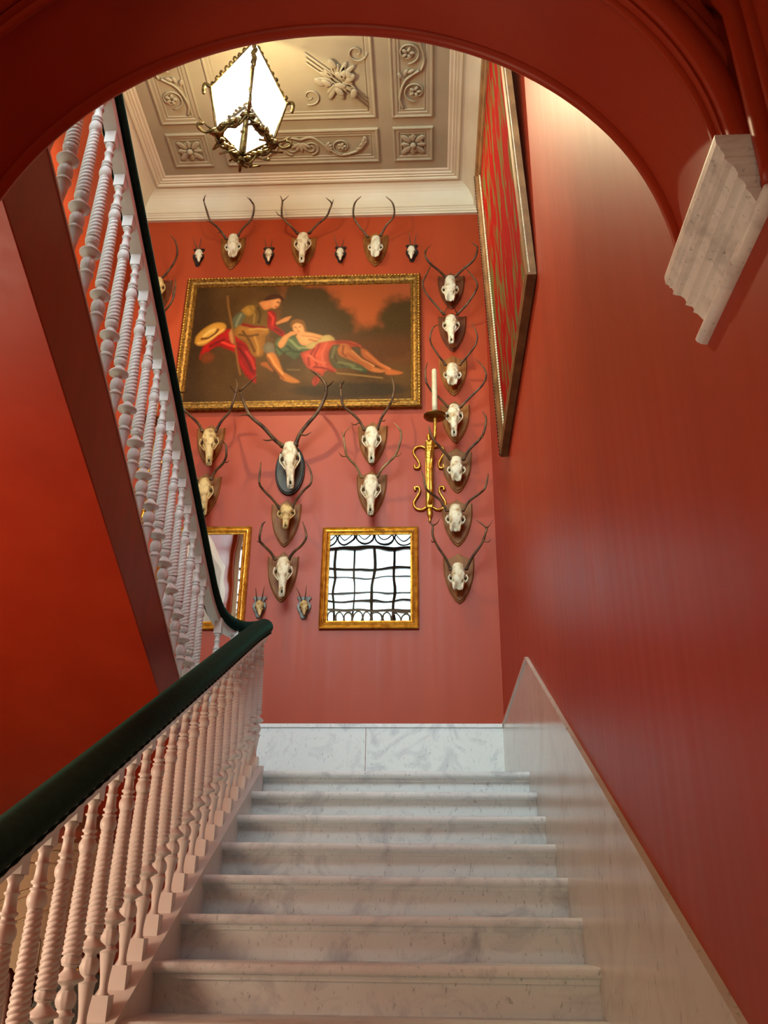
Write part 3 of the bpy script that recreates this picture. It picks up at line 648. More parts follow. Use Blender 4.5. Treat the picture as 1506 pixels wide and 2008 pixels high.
# right-hand column, top to bottom
trophy('dark short skull on shield, topmost of the column by the tapestry', V2, (900, 665), (908, 905), 180, (900, 695), (898, 852), 98, 'short', 'mahogany',
       [(865,692),(820,650),(765,605),(735,560),(728,512)], [(935,692),(985,645),(1050,590),(1076,540),(1080,495),(1042,463)], [[(733,545),(745,505),(776,478)]], [[(1080,497),(1084,484)]], rb=.0135)
trophy('long skull with lyre-shaped antlers on shield, second from top by the tapestry', V2, (905, 935), (917, 1192), 188, (903, 962), (908, 1132), 98, 'long', 'mahogany',
       [(857,945),(790,870),(735,800),(715,740),(740,680),(780,598)], [(948,945),(1010,880),(1065,800),(1082,745),(1050,690),(988,620)], [[(850,938),(875,905),(886,876)]], [[(950,940),(932,915),(926,888)]], rb=.0115)
trophy('bare white skull cap on shield, third from top by the tapestry', V2, (915, 1220), (920, 1490), 188, (914, 1283), (914, 1415), 104, 'short', 'oak',
       [(868,1285),(820,1220),(775,1150),(765,1100),(785,1035),(826,1014)], [(965,1285),(1020,1220),(1070,1150),(1080,1080),(1045,1003)], [], [], rb=.0105)
trophy('long skull with wide antlers on the shield right of the candle', V4, (1075, 340), (1080, 665), 225, (1072, 378), (1072, 605), 118, 'long', 'oak',
       [(1022,385),(960,320),(895,262),(855,190),(850,100),(866,40)], [(1122,390),(1200,310),(1290,220),(1322,145),(1300,80),(1238,14)], [[(857,200),(843,198)]], [], rb=.0115)
trophy('toothed short skull on the shield just right of the gilt wall bracket', V4, (1085, 705), (1093, 1055), 235, (1088, 780), (1090, 958), 122, 'short', 'walnut',
       [(1045,795),(980,720),(920,650),(892,600),(872,530)], [(1145,795),(1190,720),(1270,640),(1305,580),(1320,480),(1294,424)], [], [[(1295,615),(1302,632)]], rb=.0135)
trophy('short skull whose left antler crosses the foot of the gilt bracket', V4, (1090, 1105), (1095, 1470), 237, (1085, 1150), (1080, 1350), 132, 'short', 'walnut',
       [(1018,1195),(960,1110),(880,1050),(850,1012),(835,940),(820,880)], [(1142,1192),(1190,1120),(1270,1060),(1312,1018),(1330,950),(1338,905)], [], [], rb=.012)
trophy('small skull cap with branching antlers on the shield beside the square mirror', V6, (1120, 393), (1130, 765), 228, (1125, 472), (1122, 660), 126, 'short', 'walnut',
       [(1068,515),(1030,430),(970,340),(935,260),(935,192),(904,160)], [(1185,510),(1230,420),(1300,320),(1327,240),(1330,205),(1258,150)], [[(935,192),(965,175),(992,136)], [(950,300),(932,312),(925,294)]], [[(1330,205),(1350,195),(1380,146)], [(1310,312),(1345,312),(1370,290)]], rb=.0125)
# roe deer skulls
def roe(label, view, x0, x1, y0, y1, sw, sy0, sy1, hl, hr_, plq, bone='bone'):
    (a, b), (c, d) = zz(view, [(x0, y0), (x1, y1)]); p = at((a+c)/2, b, YB-.01); q = at((a+c)/2, d, YB-.01)
    root = tag(empty('roe_skull_mount', (p.x, YB, p.z)), label, 'hunting trophy', 'small roe deer skulls')
    plaque(roe_outline((c-a)/ppm(p), p.z-q.z), p, .02, plq, root)
    xm = (x0+x1)/2; (sx, s0), (_, s1) = zz(view, [(xm-4, sy0), (xm-4, sy1)])
    skull(at(sx, s0, YB-.04), at(sx, s1, YB-.08), sw/view[2]/ppm(p), bone, root, 'roe')
    for hh in (hl, hr_):
        pts = [at(x, y, YB-.055-.03*i) for i, (x, y) in enumerate(zz(view, hh))]; sm = smooth_path(pts, 5)
        mb = MB(); mb.tube(sm, [.007*(1-.7*i/(len(sm)-1)) for i in range(len(sm))], 7); mb.blob(pts[0], (.011, .011, .008)); add_to(mb.build('horn', 'antler'), root)
roe('small roe skull on black board, above the corner of the painting by the velvet rail', V1, 300, 385, 555, 685, 62, 565, 652, [(330,560),(308,510),(297,470)], [(340,560),(350,510),(355,470)], 'blackboard')
roe('small roe skull on black board between the first two antlered skulls of the top row', V1, 815, 900, 545, 668, 58, 558, 648, [(842,562),(832,520),(824,480)], [(864,562),(874,525),(882,484)], 'blackboard')
roe('small roe skull on black board right of the central long-nosed skull, top row', V1, 1343, 1430, 540, 658, 58, 552, 640, [(1368,555),(1350,505),(1334,445)], [(1388,555),(1402,520),(1412,480)], 'blackboard')
roe('small roe skull on black board above the painting, last before the corner column', V2, 600, 685, 478, 592, 55, 488, 572, [(632,495),(628,440),(624,395)], [(655,495),(665,440),(676,398)], 'blackboard')
roe('small roe skull on blue-grey board beside the mirror cut by the handrail', V5, 715, 835, 815, 1002, 78, 850, 975, [(748,858),(742,800),(738,745)], [(786,858),(798,800),(810,728)], 'blueboard', 'boneyellow')
roe('small roe skull on blue-grey board beside the square mirror, below the broad shield', V5, 1088, 1212, 815, 1010, 78, 850, 970, [(1128,858),(1105,790),(1076,735)], [(1150,858),(1160,790),(1168,718)], 'blueboard', 'boneyellow')

# ------------------------------------------------------------------ framed painting
def frame_sweep(x0, z0, x1, z1, prof, y):
    rs = []
    for a, d in prof: rs.append([(x0+a, y-d, z0+a), (x1-a, y-d, z0+a), (x1-a, y-d, z1-a), (x0+a, y-d, z1-a)])
    mb = MB()
    for i in range(len(rs)-1):
        for j in range(4): mb.add([rs[i][j], rs[i][(j+1) % 4], rs[i+1][(j+1) % 4], rs[i+1][j]], [(0, 1, 2, 3)])
    return mb
px0, px1, pz0, pz1 = -2.475, -.035, 4.585, 6.198
pt = tag(empty('framed_painting', ((px0+px1)/2, YB, pz0)), 'gilt framed painting of a figure bending over a sleeper, with straw hat', 'painting')
mb = frame_sweep(px0, pz0, px1, pz1, [(0, 0), (0, .05), (.012, .062), (.03, .06), (.04, .05), (.055, .052), (.075, .045), (.09, .03), (.1, .032), (.108, .02), (.108, 0)], YB)
fr = add_to(mb.build('frame', 'golddark'), pt)
mb = MB()
def beads(mb, a, b, step, r):
    a = Vector(a); b = Vector(b); k = int((b-a).length/step); t = (b-a).normalized()
    for i in range(k+1):
        c = a+(b-a)*(i/k); mb.blob(c, (r*1.3 if abs(t.x) > .5 else r, r*.7, r*1.3 if abs(t.z) > .5 else r), 6)
e_ = .02
for a, b in (((px0+e_, YB-.063, pz1-e_), (px1-e_, YB-.063, pz1-e_)), ((px0+e_, YB-.063, pz0+e_), (px0+e_, YB-.063, pz1-e_)), ((px1-e_, YB-.063, pz0+e_), (px1-e_, YB-.063, pz1-e_))): beads(mb, a, b, .034, .011)
o = mb.build('carved_bead', 'gold', fr); o.location = (0, 0, 0)
cx0, cx1, cz0, cz1 = px0+.105, px1-.105, pz0+.105, pz1-.105
NX, NZ = 400, 240
yc = YB-.022
# pixel grid of the canvas in photo coordinates, for plotting the painted shapes
def to_uv(p):
    q = at(p[0], p[1], yc); return ((q.x-cx0)/(cx1-cx0), (q.z-cz0)/(cz1-cz0))
U, Vv = np.meshgrid((np.arange(NX)+.5)/NX, (np.arange(NZ)+.5)/NZ)
rng = np.random.RandomState(3)
def fbm(s, seed):
    r = np.random.RandomState(seed); o = np.zeros_like(U); a = 1
    for k in range(5):
        f = s*2**k; g = r.rand(int(f*1)+3, int(f*1.7)+3); x = U*f*1.6; y = Vv*f; xi = x.astype(int); yi = y.astype(int); fx = x-xi; fy = y-yi
        fx = fx*fx*(3-2*fx); fy = fy*fy*(3-2*fy)
        o += a*((g[yi, xi]*(1-fx)+g[yi, xi+1]*fx)*(1-fy)+(g[yi+1, xi]*(1-fx)+g[yi+1, xi+1]*fx)*fy); a *= .5
    return (o-o.min())/(o.max()-o.min())
img = np.zeros((NZ, NX, 3)); n1, n2 = fbm(4, 1), fbm(10, 2)
C = lambda *c: np.array(lin(c)[:3])
img[:] = C(92, 62, 28); img += (n1[..., None]-.5)*C(76, 54, 28)*1.2
def blend(mask, col): 
    global img
    img = img*(1-mask[..., None])+np.asarray(col)*mask[..., None]
def sstep(a, b, x): t = np.clip((x-a)/(b-a), 0, 1); return t*t*(3-2*t)
sky = sstep(.5, .72, Vv+.14*(n1-.5)-.25*np.exp(-((U-.74)/.2)**2)*0)*sstep(.38, .5, U+.08*(n2-.5)); blend(sky, C(168, 84, 44))
blend(sstep(.55, .75, Vv)*sstep(.8, 1., U+.2*(n2-.5))*.3*sky, C(160, 80, 60))
def blob_mask(cx, cy, rx, ry, soft=.25, rough=.5):
    dd = np.sqrt(((U-cx)/rx)**2+((Vv-cy)/ry)**2)+rough*(n2-.5); return 1-sstep(1-soft, 1+soft, dd)
for c_ in ((.56, .8, .11, .22), (.62, .62, .13, .2), (.5, .55, .12, .3), (.98, .66, .12, .24), (.47, .82, .07, .25), (.9, .48, .16, .14), (.72, .44, .14, .12)): blend(blob_mask(*c_), C(74, 54, 26))
blend(sstep(.25, .0, Vv)*.5, C(96, 66, 34)); blend(sstep(.33, .2, Vv)*sstep(.3, .5, U)*.5*n1, C(110, 78, 40)); blend(blob_mask(.75, .08, .25, .06)*.6, C(40, 38, 26))
blend(sstep(.2, .0, U)*.5, C(30, 20, 12))
def poly_mask(pts, soft=1.2):
    uv = [to_uv(p) for p in pts]; x = np.array([u*NX for u, _ in uv]); y = np.array([v*NZ for _, v in uv]); X = U*NX; Y = Vv*NZ
    ins = np.zeros_like(U, bool); dmin = np.full_like(U, 1e9)
    for i in range(len(x)):
        j = (i+1) % len(x); x1, y1, x2, y2 = x[i], y[i], x[j], y[j]
        cr = ((y1 > Y) != (y2 > Y)); ins ^= cr & (X < (x2-x1)*(Y-y1)/((y2-y1) if y2 != y1 else 1e-9)+x1)
        L2 = (x2-x1)**2+(y2-y1)**2+1e-9; t = np.clip(((X-x1)*(x2-x1)+(Y-y1)*(y2-y1))/L2, 0, 1); dmin = np.minimum(dmin, np.hypot(X-x1-t*(x2-x1), Y-y1-t*(y2-y1)))
    sd = np.where(ins, dmin, -dmin); return sstep(-soft, soft, sd), np.clip(sd/8, 0, 1)
A = (340, 530, 6.024); B = (340, 660, 6.024); Cc = (560, 530, 5.379); D = (560, 660, 5.379)
def paint(view, pts, col, fold=0, soft=1.2, col2=None):
    p = zz(view, pts); p = [tuple(q) for q in smooth_path([(x, y, 0) for x, y in p+[p[0]]], 4)]; p = [(q[0], q[1]) for q in p]
    m_, inn = poly_mask(p, soft); c = C(*col); c2 = C(*col2) if col2 else c*.45
    sh = (.55+.45*inn)[..., None]; cc = c*sh+c2*(1-sh)
    if fold: cc = cc*(1-fold*(n2[..., None]-.5)*1.6)
    blend(m_, cc)
def stroke(view, pts, w, col):
    p = zz(view, pts); uv = [to_uv(q) for q in p]; X = U*NX; Y = Vv*NZ; d = np.full_like(U, 1e9)
    for (a, b), (c, e) in zip(uv, uv[1:]):
        x1, y1, x2, y2 = a*NX, b*NZ, c*NX, e*NZ; t = np.clip(((X-x1)*(x2-x1)+(Y-y1)*(y2-y1))/((x2-x1)**2+(y2-y1)**2+1e-9), 0, 1); d = np.minimum(d, np.hypot(X-x1-t*(x2-x1), Y-y1-t*(y2-y1)))
    blend(1-sstep(w-.8, w+.8, d), C(*col))
paint(A, [(360,880),(480,800),(640,690),(740,760),(860,860),(960,1000),(975,1290),(960,1330),(860,1250),(780,1120),(730,980),(600,920),(520,900),(420,960),(330,1060),(310,1010)], (176, 26, 20), .5)
paint(B, [(740,60),(860,110),(940,200),(975,330),(960,460),(860,370),(790,260),(750,160)], (150, 26, 22), .5)
paint(B, [(320,220),(420,180),(490,230),(450,300),(370,320),(325,280)], (120, 60, 26))
paint(A, [(250,860),(270,780),(360,690),(480,625),(580,620),(625,660),(600,720),(520,770),(450,830),(360,885),(290,890)], (206, 146, 56), .15)
paint(A, [(330,760),(400,690),(480,670),(525,700),(490,760),(400,810),(340,810)], (222, 168, 78), .1); stroke(A, [(335,812),(420,800),(500,745),(528,700)], 2.2, (96, 52, 22))
paint(A, [(690,600),(720,540),(800,480),(900,400),(1010,385),(1090,430),(1180,480),(1215,540),(1210,640),(1150,690),(1060,720),(900,680),(780,700),(720,680)], (104, 74, 28), .35)
paint(A, [(690,600),(720,540),(800,490),(860,520),(820,600),(770,680),(720,700),(690,660)], (92, 92, 70), .3); paint(A, [(800,470),(870,420),(950,420),(960,480),(900,540),(830,510)], (160, 116, 46), .2)
paint(A, [(1120,470),(1190,490),(1220,560),(1215,650),(1300,720),(1330,770),(1290,790),(1180,720),(1110,660)], (150, 24, 20), .3)
paint(A, [(720,690),(800,640),(950,670),(1100,690),(1130,740),(1090,790),(1060,1000),(940,1010),(860,870),(760,800),(715,750)], (150, 100, 40), .45)
stroke(A, [(820,640),(950,670),(1080,680)], 3, (120, 26, 20))
paint(A, [(1060,900),(1110,850),(1180,870),(1200,960),(1220,1020),(1110,990),(1070,950)], (120, 108, 88), .3)
paint(A, [(1010,385),(1040,370),(1100,340),(1150,330),(1200,430),(1150,450),(1080,470),(1040,430)], (206, 130, 78)); paint(A, [(1140,350),(1180,310),(1250,320),(1270,350),(1255,400),(1240,430),(1190,455),(1150,420)], (222, 148, 94))
paint(A, [(1050,365),(1100,320),(1160,285),(1240,285),(1300,330),(1290,370),(1250,335),(1190,345),(1150,350),(1100,360)], (74, 38, 18), .3)
stroke(A, [(1225,375),(1250,385)], 1.2, (80, 40, 24)); stroke(A, [(1205,430),(1225,430)], 1.2, (150, 50, 36))
paint(A, [(1210,620),(1280,580),(1330,555),(1395,542),(1380,565),(1350,600),(1270,625),(1225,640)], (208, 134, 80))
paint(A, [(655,740),(690,690),(715,760),(725,830),(705,870),(670,830)], (210, 136, 82)); stroke(A, [(640,305),(650,430),(690,640),(730,880),(760,1100),(790,1230)], 1.6, (138, 92, 44))
paint(B, [(1100,200),(1180,190),(1240,270),(1290,400),(1340,440),(1480,520),(1480,545),(1380,545),(1270,500),(1250,440),(1160,330),(1110,260)], (208, 126, 58), .1)
paint(B, [(1030,310),(1100,300),(1140,350),(1180,400),(1160,412),(1100,370),(1040,340)], (176, 98, 46))
# sleeping figure
paint(Cc, [(0,760),(60,690),(140,700),(220,780),(250,830),(170,880),(100,940),(40,905),(0,880)], (86, 98, 64), .5); paint(A, [(1200,860),(1240,800),(1340,780),(1420,780),(1500,880),(1500,960),(1420,960),(1320,960),(1250,1010),(1210,930)], (96, 108, 72), .5)
paint(Cc, [(110,700),(140,650),(220,650),(300,665),(390,690),(430,720),(400,760),(300,790),(230,800),(160,780)], (226, 160, 104)); paint(Cc, [(200,820),(250,770),(320,740),(400,690),(470,685),(520,730),(500,770),(400,790),(280,830)], (196, 170, 110), .3)
paint(Cc, [(70,580),(110,550),(170,560),(200,610),(200,660),(150,680),(110,660),(80,630)], (228, 160, 104)); paint(Cc, [(45,580),(70,530),(130,515),(190,535),(215,590),(225,650),(200,640),(180,580),(120,555),(80,575),(65,610)], (130, 84, 36), .3)
paint(Cc, [(0,690),(60,645),(120,660),(100,680),(40,690),(0,720)], (224, 152, 94)); paint(A, [(1235,860),(1310,770),(1420,725),(1460,740),(1370,790),(1330,860),(1290,910),(1245,915)], (222, 150, 92))
paint(D, [(150,170),(280,130),(340,70),(440,50),(540,40),(700,50),(810,110),(700,130),(560,110),(470,130),(460,260),(540,370),(440,350),(390,410),(340,490),(300,520),(275,470),(300,420),(380,400),(280,370),(200,290)], (206, 78, 54), .6)
paint(D, [(470,150),(500,90),(580,90),(560,140),(560,200),(640,230),(740,270),(860,340),(840,385),(740,350),(620,330),(520,330),(470,260)], (74, 88, 58), .5); paint(D, [(690,110),(780,110),(820,170),(810,220),(760,190),(710,160)], (64, 76, 50), .4)
paint(D, [(545,130),(590,75),(650,80),(700,140),(780,230),(880,300),(1000,340),(1060,360),(1010,380),(900,365),(800,300),(690,250),(610,220),(560,190)], (214, 126, 68), .1); paint(D, [(790,120),(850,140),(930,210),(1060,320),(1180,360),(1240,380),(1190,400),(1060,400),(1040,350),(920,280),(810,210)], (206, 112, 58), .1)
stroke(D, [(540,385),(800,410),(1020,436)], 1.4, (150, 112, 60)); stroke(D, [(20,350),(150,352)], 1.2, (120, 96, 58))
for v_, pts, w_, col in (
    (D, [(300,130),(240,230),(250,300)], 2.2, (150,44,32)), (D, [(360,80),(300,200),(330,300)], 2, (160,48,34)), (D, [(430,70),(380,180),(400,300),(430,350)], 2, (226,104,76)),
    (D, [(250,200),(330,260),(420,280)], 1.8, (228,110,80)), (D, [(300,320),(400,330),(500,370)], 2, (140,38,28)), (D, [(330,440),(310,500)], 2, (150,40,30)), (D, [(540,60),(640,60),(760,100)], 2, (150,46,34)),
    (D, [(500,160),(530,250),(600,300)], 2, (44,58,36)), (D, [(560,270),(660,290),(720,310)], 2.4, (112,126,84)), (D, [(520,110),(490,220)], 2, (110,122,82)), (D, [(700,330),(800,350)], 1.6, (110,122,84)),
    (D, [(610,100),(600,180),(640,210)], 2, (150,74,40)), (D, [(650,180),(760,260),(900,340)], 2, (176,94,50)), (D, [(700,150),(800,240),(930,310)], 1.6, (232,150,92)), (D, [(850,170),(980,280),(1100,340)], 1.8, (224,132,74)),
    (Cc, [(20,800),(90,860),(160,860)], 2.2, (50,60,38)), (Cc, [(60,740),(120,810),(210,820)], 2, (128,138,96)), (A, [(1220,900),(1290,970),(1400,950)], 2, (60,70,46)), (A, [(1370,820),(1440,880),(1490,930)], 2, (124,136,94)),
    (Cc, [(95,600),(115,605)], 1., (110,60,36)), (Cc, [(140,598),(160,592)], 1., (110,60,36)), (Cc, [(122,612),(128,632)], 1., (180,110,70)), (Cc, [(130,645),(150,642)], 1., (170,60,44)), (Cc, [(170,690),(280,700),(370,720)], 1.5, (188,122,76)), (Cc, [(250,730),(330,750)], 2, (180,116,70)),
    (A, [(780,760),(900,780),(1000,760)], 2.4, (98,62,22)), (A, [(900,700),(1000,690),(1110,700)], 2, (180,128,60)), (A, [(820,720),(900,830),(960,960)], 2.2, (94,58,22)), (A, [(960,790),(1000,900),(1000,990)], 2.2, (176,124,58)), (A, [(1000,440),(1030,520),(1010,620)], 2.2, (70,48,18)), (A, [(900,430),(960,520),(950,620)], 2, (132,98,42)),
    (A, [(560,840),(650,880),(720,900)], 2.4, (226,60,42)), (A, [(430,900),(520,850),(600,820)], 2.2, (110,14,12)), (B, [(780,140),(860,260),(930,400)], 2.4, (104,16,14)), (B, [(860,180),(930,280),(960,380)], 2, (190,50,40)), (B, [(1130,220),(1200,340),(1290,440)], 2.2, (226,148,82)), (B, [(1120,250),(1170,340),(1260,450),(1300,500)], 1.8, (150,80,36)),
    (A, [(800,520),(760,600),(740,660)], 2, (122,122,96)), (A, [(1130,500),(1180,560),(1170,640)], 2, (196,44,34)), (A, [(1200,690),(1280,740)], 2, (100,16,14)), (A, [(290,860),(370,850),(470,790),(590,700)], 1.8, (232,178,90)), (A, [(360,780),(430,720),(490,700)], 2, (236,190,104))):
    stroke(v_, pts, w_, col)
blend(sstep(.62, .45, Vv)*sstep(.45, .6, Vv+.25)*sstep(.5, .7, U)*.45*(1-sky*.3), C(110, 56, 30))
sm_ = img.copy()
for _ in range(2): sm_[1:-1, 1:-1] = (img[1:-1, 1:-1]*2+img[:-2, 1:-1]+img[2:, 1:-1]+img[1:-1, :-2]+img[1:-1, 2:])/6; img = sm_.copy()
img += (rng.rand(NZ, NX, 1)-.5)*.015; img = np.clip(img, .001, 1)*np.array([.86, .78, .6])
xs = cx0+(cx1-cx0)*np.arange(NX+1)/NX; zs = cz0+(cz1-cz0)*np.arange(NZ+1)/NZ
me = bpy.data.meshes.new('canvas'); co = np.zeros(((NX+1)*(NZ+1), 3)); gx, gz = np.meshgrid(xs, zs); co[:, 0] = gx.ravel()-(px0+px1)/2; co[:, 1] = yc-YB; co[:, 2] = gz.ravel()-pz0
I, J = np.meshgrid(np.arange(NX), np.arange(NZ)); a = (J*(NX+1)+I).ravel(); q = np.stack([a, a+1, a+NX+2, a+NX+1], 1)
me.from_pydata([tuple(c) for c in co], [], [tuple(int(i) for i in f) for f in q]); me.update()
at_ = me.color_attributes.new('paint', 'FLOAT_COLOR', 'CORNER'); cc = np.ones((len(q), 4, 4)); cc[:, :, :3] = img.reshape(-1, 1, 3); at_.data.foreach_set('color', cc.ravel())
m, nt, b = new_mat('oil paint on canvas'); an = N(nt, 'ShaderNodeAttribute'); an.attribute_name = 'paint'; nt.links.new(an.outputs['Color'], b.inputs['Base Color']); b.inputs['Roughness'].default_value = .45; b.inputs['Specular IOR Level'].default_value = .1
me.materials.append(m); o = bpy.data.objects.new('canvas', me); COL.objects.link(o); o.parent = pt

# ------------------------------------------------------------------ gilt mirrors
def mirror(x0, x1, z0, z1, label, gm):
    r = tag(empty('framed_mirror', ((x0+x1)/2, YB, z0)), label, 'mirror', 'gilt framed mirrors on the back wall')
    mb = frame_sweep(x0, z0, x1, z1, [(0, 0), (0, .03), (.008, .036), (.016, .03), (.02, .022), (.028, .03), (.04, .034), (.05, .026), (.056, .016), (.062, .022), (.07, .02), (.075, .01), (.075, 0)], YB)
    add_to(mb.build('frame', 'gold'), r)
    mb = MB().box((x0+.07, YB-.012, z0+.07), (x1-.07, YB-.002, z1-.07)); add_to(mb.build('mirror_glass', gm), r)
mirror(-.940, -.073, 2.372, 3.328, 'square gilt mirror reflecting the bright window', 'mirror')
mirror(-2.45, -1.592, 2.372, 3.345, 'gilt mirror half hidden behind the velvet handrail', 'mirrorbright')

# ------------------------------------------------------------------ wall sconces
def sconce(ox, label):
    r = tag(empty('wall_sconce', (ox, YB, 3.44)), label, 'sconce', 'gilt candle brackets beside the painting')
    mb = MB(); mb.box((ox-.028, YB-.03, 3.52), (ox+.028, YB, 4.22)); mb.tube([(ox-.03, YB-.03, 3.52), (ox-.03, YB-.03, 4.2)], .009, 6); mb.tube([(ox+.03, YB-.03, 3.52), (ox+.03, YB-.03, 4.2)], .009, 6)
    mb.blob((ox, YB-.03, 4.25), (.02, .015, .05)); mb.blob((ox, YB-.02, 3.47), (.028, .02, .06)); mb.blob((ox, YB-.02, 3.40), (.012, .012, .03))
    for s in (-1, 1):
        for zc_, k in ((4.06, 1), (3.60, 1)):
            pts = [(ox+s*.02, zc_+.07), (ox+s*.07, zc_+.10), (ox+s*.125, zc_+.085), (ox+s*.145, zc_+.03), (ox+s*.11, zc_-.04), (ox+s*.09, zc_-.09), (ox+s*.10, zc_-.13), (ox+s*.135, zc_-.125), (ox+s*.13, zc_-.095)]
            if zc_ < 3.8: pts = [(x, 2*zc_-z) for x, z in pts]
            mb.tube(smooth_path([(x, YB-.02, z) for x, z in pts], 5), .0125, 7)
    add_to(mb.build('back_plate', 'gold'), r)
    arm = smooth_path([(ox, YB-.03, 3.56), (ox+.012, YB-.10, 3.60), (ox+.015, YB-.13, 3.75), (ox+.02, YB-.07, 3.95), (ox+.03, YB-.12, 4.05), (ox+.05, YB-.23, 4.12), (ox+.058, YB-.25, 4.22), (ox+.058, YB-.25, 4.34)], 8)
    add_to(MB().tube(arm, .017, 8).build('arm', 'gold'), r)
    c = (ox+.058, YB-.25, 4.33); mb = MB(); mb.lathe([(0, .012), (.004, .07), (.012, .105), (.02, .108), (.022, .1), (.015, .06), (.012, .03), (.03, .022), (.04, .034), (.05, .03), (.07, .033)], c, 24)
    add_to(mb.build('drip_pan', 'brass'), r)
    mb = MB(); mb.lathe([(0, .026), (.1, .0265), (.3, .0255), (.465, .024), (.475, .02), (.47, .01)], (c[0], c[1], c[2]+.06), 14); mb.tube([(c[0], c[1], c[2]+.53), (c[0], c[1], c[2]+.55)], .003, 5)
    add_to(mb.build('candle', 'candle'), r)
sconce(.032, 'gilt scrolled wall bracket with one tall ivory candle, right of the painting')
sconce(-2.62, 'matching gilt candle bracket glimpsed behind the upper balusters')

# ------------------------------------------------------------------ tapestry on the right wall
tp = tag(empty('framed_tapestry', (XR, 4.93, 3.24)), 'tall red tapestry in a dark carved frame, leaning out from the wall', 'tapestry')
ty0, ty1, tz0, tz1 = 3.90, 5.97, 3.26, 6.10
lean = .036
def tx(z, d): return XR-.005-(z-tz0)*lean-d
def tframe(prof):
    mb = MB(); rs = []
    for a, d in prof: rs.append([(tx(z, d), y, z) for y, z in ((ty0+a, tz0+a), (ty1-a, tz0+a), (ty1-a, tz1-a), (ty0+a, tz1-a))])
    for i in range(len(rs)-1):
        for j in range(4): mb.add([rs[i][j], rs[i][(j+1) % 4], rs[i+1][(j+1) % 4], rs[i+1][j]], [(0, 1, 2, 3)])
    return mb
add_to(tframe([(0, 0), (0, .05), (.03, .055), (.035, .048)]).build('outer_frame', 'framebrown'), tp)
fr2 = add_to(tframe([(.03, .05), (.045, .055), (.08, .05), (.10, .035), (.15, .028), (.16, .018)]).build('inner_frame', 'framebrown'), tp)
def bead_run(y0, z0, y1, z1, dd, rr_, xo=0):
    A_ = Vector((0, y0, z0)); B_ = Vector((0, y1, z1)); k = int((B_-A_).length/(rr_*2.2)); mb = MB()
    for i in range(k+1):
        c = A_+(B_-A_)*i/k; mb.blob((tx(c.z, dd), c.y, c.z), (rr_*.8, rr_*1.15, rr_*1.15), 6)
    o = mb.build('bead_edging', 'candle'); o.parent = fr2
bead_run(ty0+.155, tz0+.155, ty0+.155, tz1-.155, .024, .011); bead_run(ty1-.155, tz0+.155, ty1-.155, tz1-.155, .024, .011)
bead_run(ty0+.155, tz0+.155, ty1-.155, tz0+.155, .024, .011); bead_run(ty0+.002, tz0+.02, ty0+.002, tz1-.02, .038, .006)
mb = MB()
for i in range(90):
    z = tz0+.02+(tz1-tz0-.04)*i/89; mb.blob((tx(z, .05), ty1-.012, z), (.012, .016, .014), 6)
o = mb.build('carved_edge', 'darkwood'); o.parent = fr2
mb = MB(); z0_, z1_ = tz0+.15, tz1-.15
mb.add([(tx(z, d), y, z) for d in (.012, .016) for y, z in ((ty0+.15, z0_), (ty1-.15, z0_), (ty1-.15, z1_), (ty0+.15, z1_))], [(0,1,2,3),(4,5,6,7),(0,1,5,4),(1,2,6,5),(2,3,7,6),(3,0,4,7)])
add_to(mb.build('woven_panel', 'fabric'), tp)
for z in (tz1-.2, tz1-.9):
    pass
add_to(MB().box((XR-.1, 4.6, tz1-.25), (XR, 4.7, tz1-.2)).box((XR-.1, 5.2, tz1-.25), (XR, 5.3, tz1-.2)).build('wall_hook', 'darkwood'), tp)

# ------------------------------------------------------------------ hanging lantern
LX, LY = -1.49, 5.40
ln = tag(empty('hanging_lantern', (LX, LY, ZCEIL)), 'glowing glass lantern with gilt foliage, hung from the ceiling', 'lantern')
rot = .30
def lp(k, r, z): a = rot+k*PI/2; return Vector((LX+r*math.cos(a), LY+r*math.sin(a), z))
zt, zm, zb = 7.16, 6.53, 6.06; rt_, rm, rbm = .03, .325, .24
for k in range(4):
    front = ((lp(k, 1, 0)+lp(k+1, 1, 0))/2).y < LY
    add_to(MB().add([lp(k, rt_, zt), lp(k+1, rt_, zt), lp(k+1, rm, zm), lp(k, rm, zm)], [(0, 1, 2, 3)]).build('roof_pane', 'roofglass'), ln)
    add_to(MB().add([lp(k, rm, zm), lp(k+1, rm, zm), lp(k+1, rbm, zb), lp(k, rbm, zb)], [(0, 1, 2, 3)]).build('glass_pane', 'clearglass' if front else 'lampglass'), ln)
mb = MB()
for k in range(4):
    mb.tube([lp(k, rt_, zt), lp(k, rm+.005, zm), lp(k, rbm, zb)], .011, 6)
    for a, b in ((zb, rbm),): mb.tube([lp(k, b, a), lp(k+1, b, a)], .012, 6)
    for i in range(9):          # leaf crests along the roof ribs
        c = lp(k, rt_, zt).lerp(lp(k, rm, zm), (i+.5)/9); mb.blob(c+Vector((random.uniform(-.01, .01), random.uniform(-.01, .01), .018)), (.02, .02, .028), 6)
    c = lp(k, rm, zm); d = (c-Vector((LX, LY, zm))).normalized()
    mb.tube(smooth_path([c, c+d*.045+Vector((0, 0, .02)), c+d*.06+Vector((0, 0, -.04)), c+d*.05+Vector((0, 0, -.10))], 4), [.016]*4+[.02]*4+[.016]*4+[.008], 6)
add_to(mb.build('frame', 'bronze'), ln)
add_to(MB().tube([(LX, LY, ZCEIL), (LX, LY, zt)], .014, 8).tube([(LX, LY, zt+.02), (LX, LY, 6.55)], .011, 8).build('rod', 'bronze'), ln)
mb = MB(); mb.lathe([(0, .0), (0, .09), (-.02, .08), (-.05, .03), (-.07, .02)], (LX, LY, ZCEIL), 16); add_to(mb.build('ceiling_rose', 'bronze'), ln)
mb = MB()                         # foliate crown round the foot
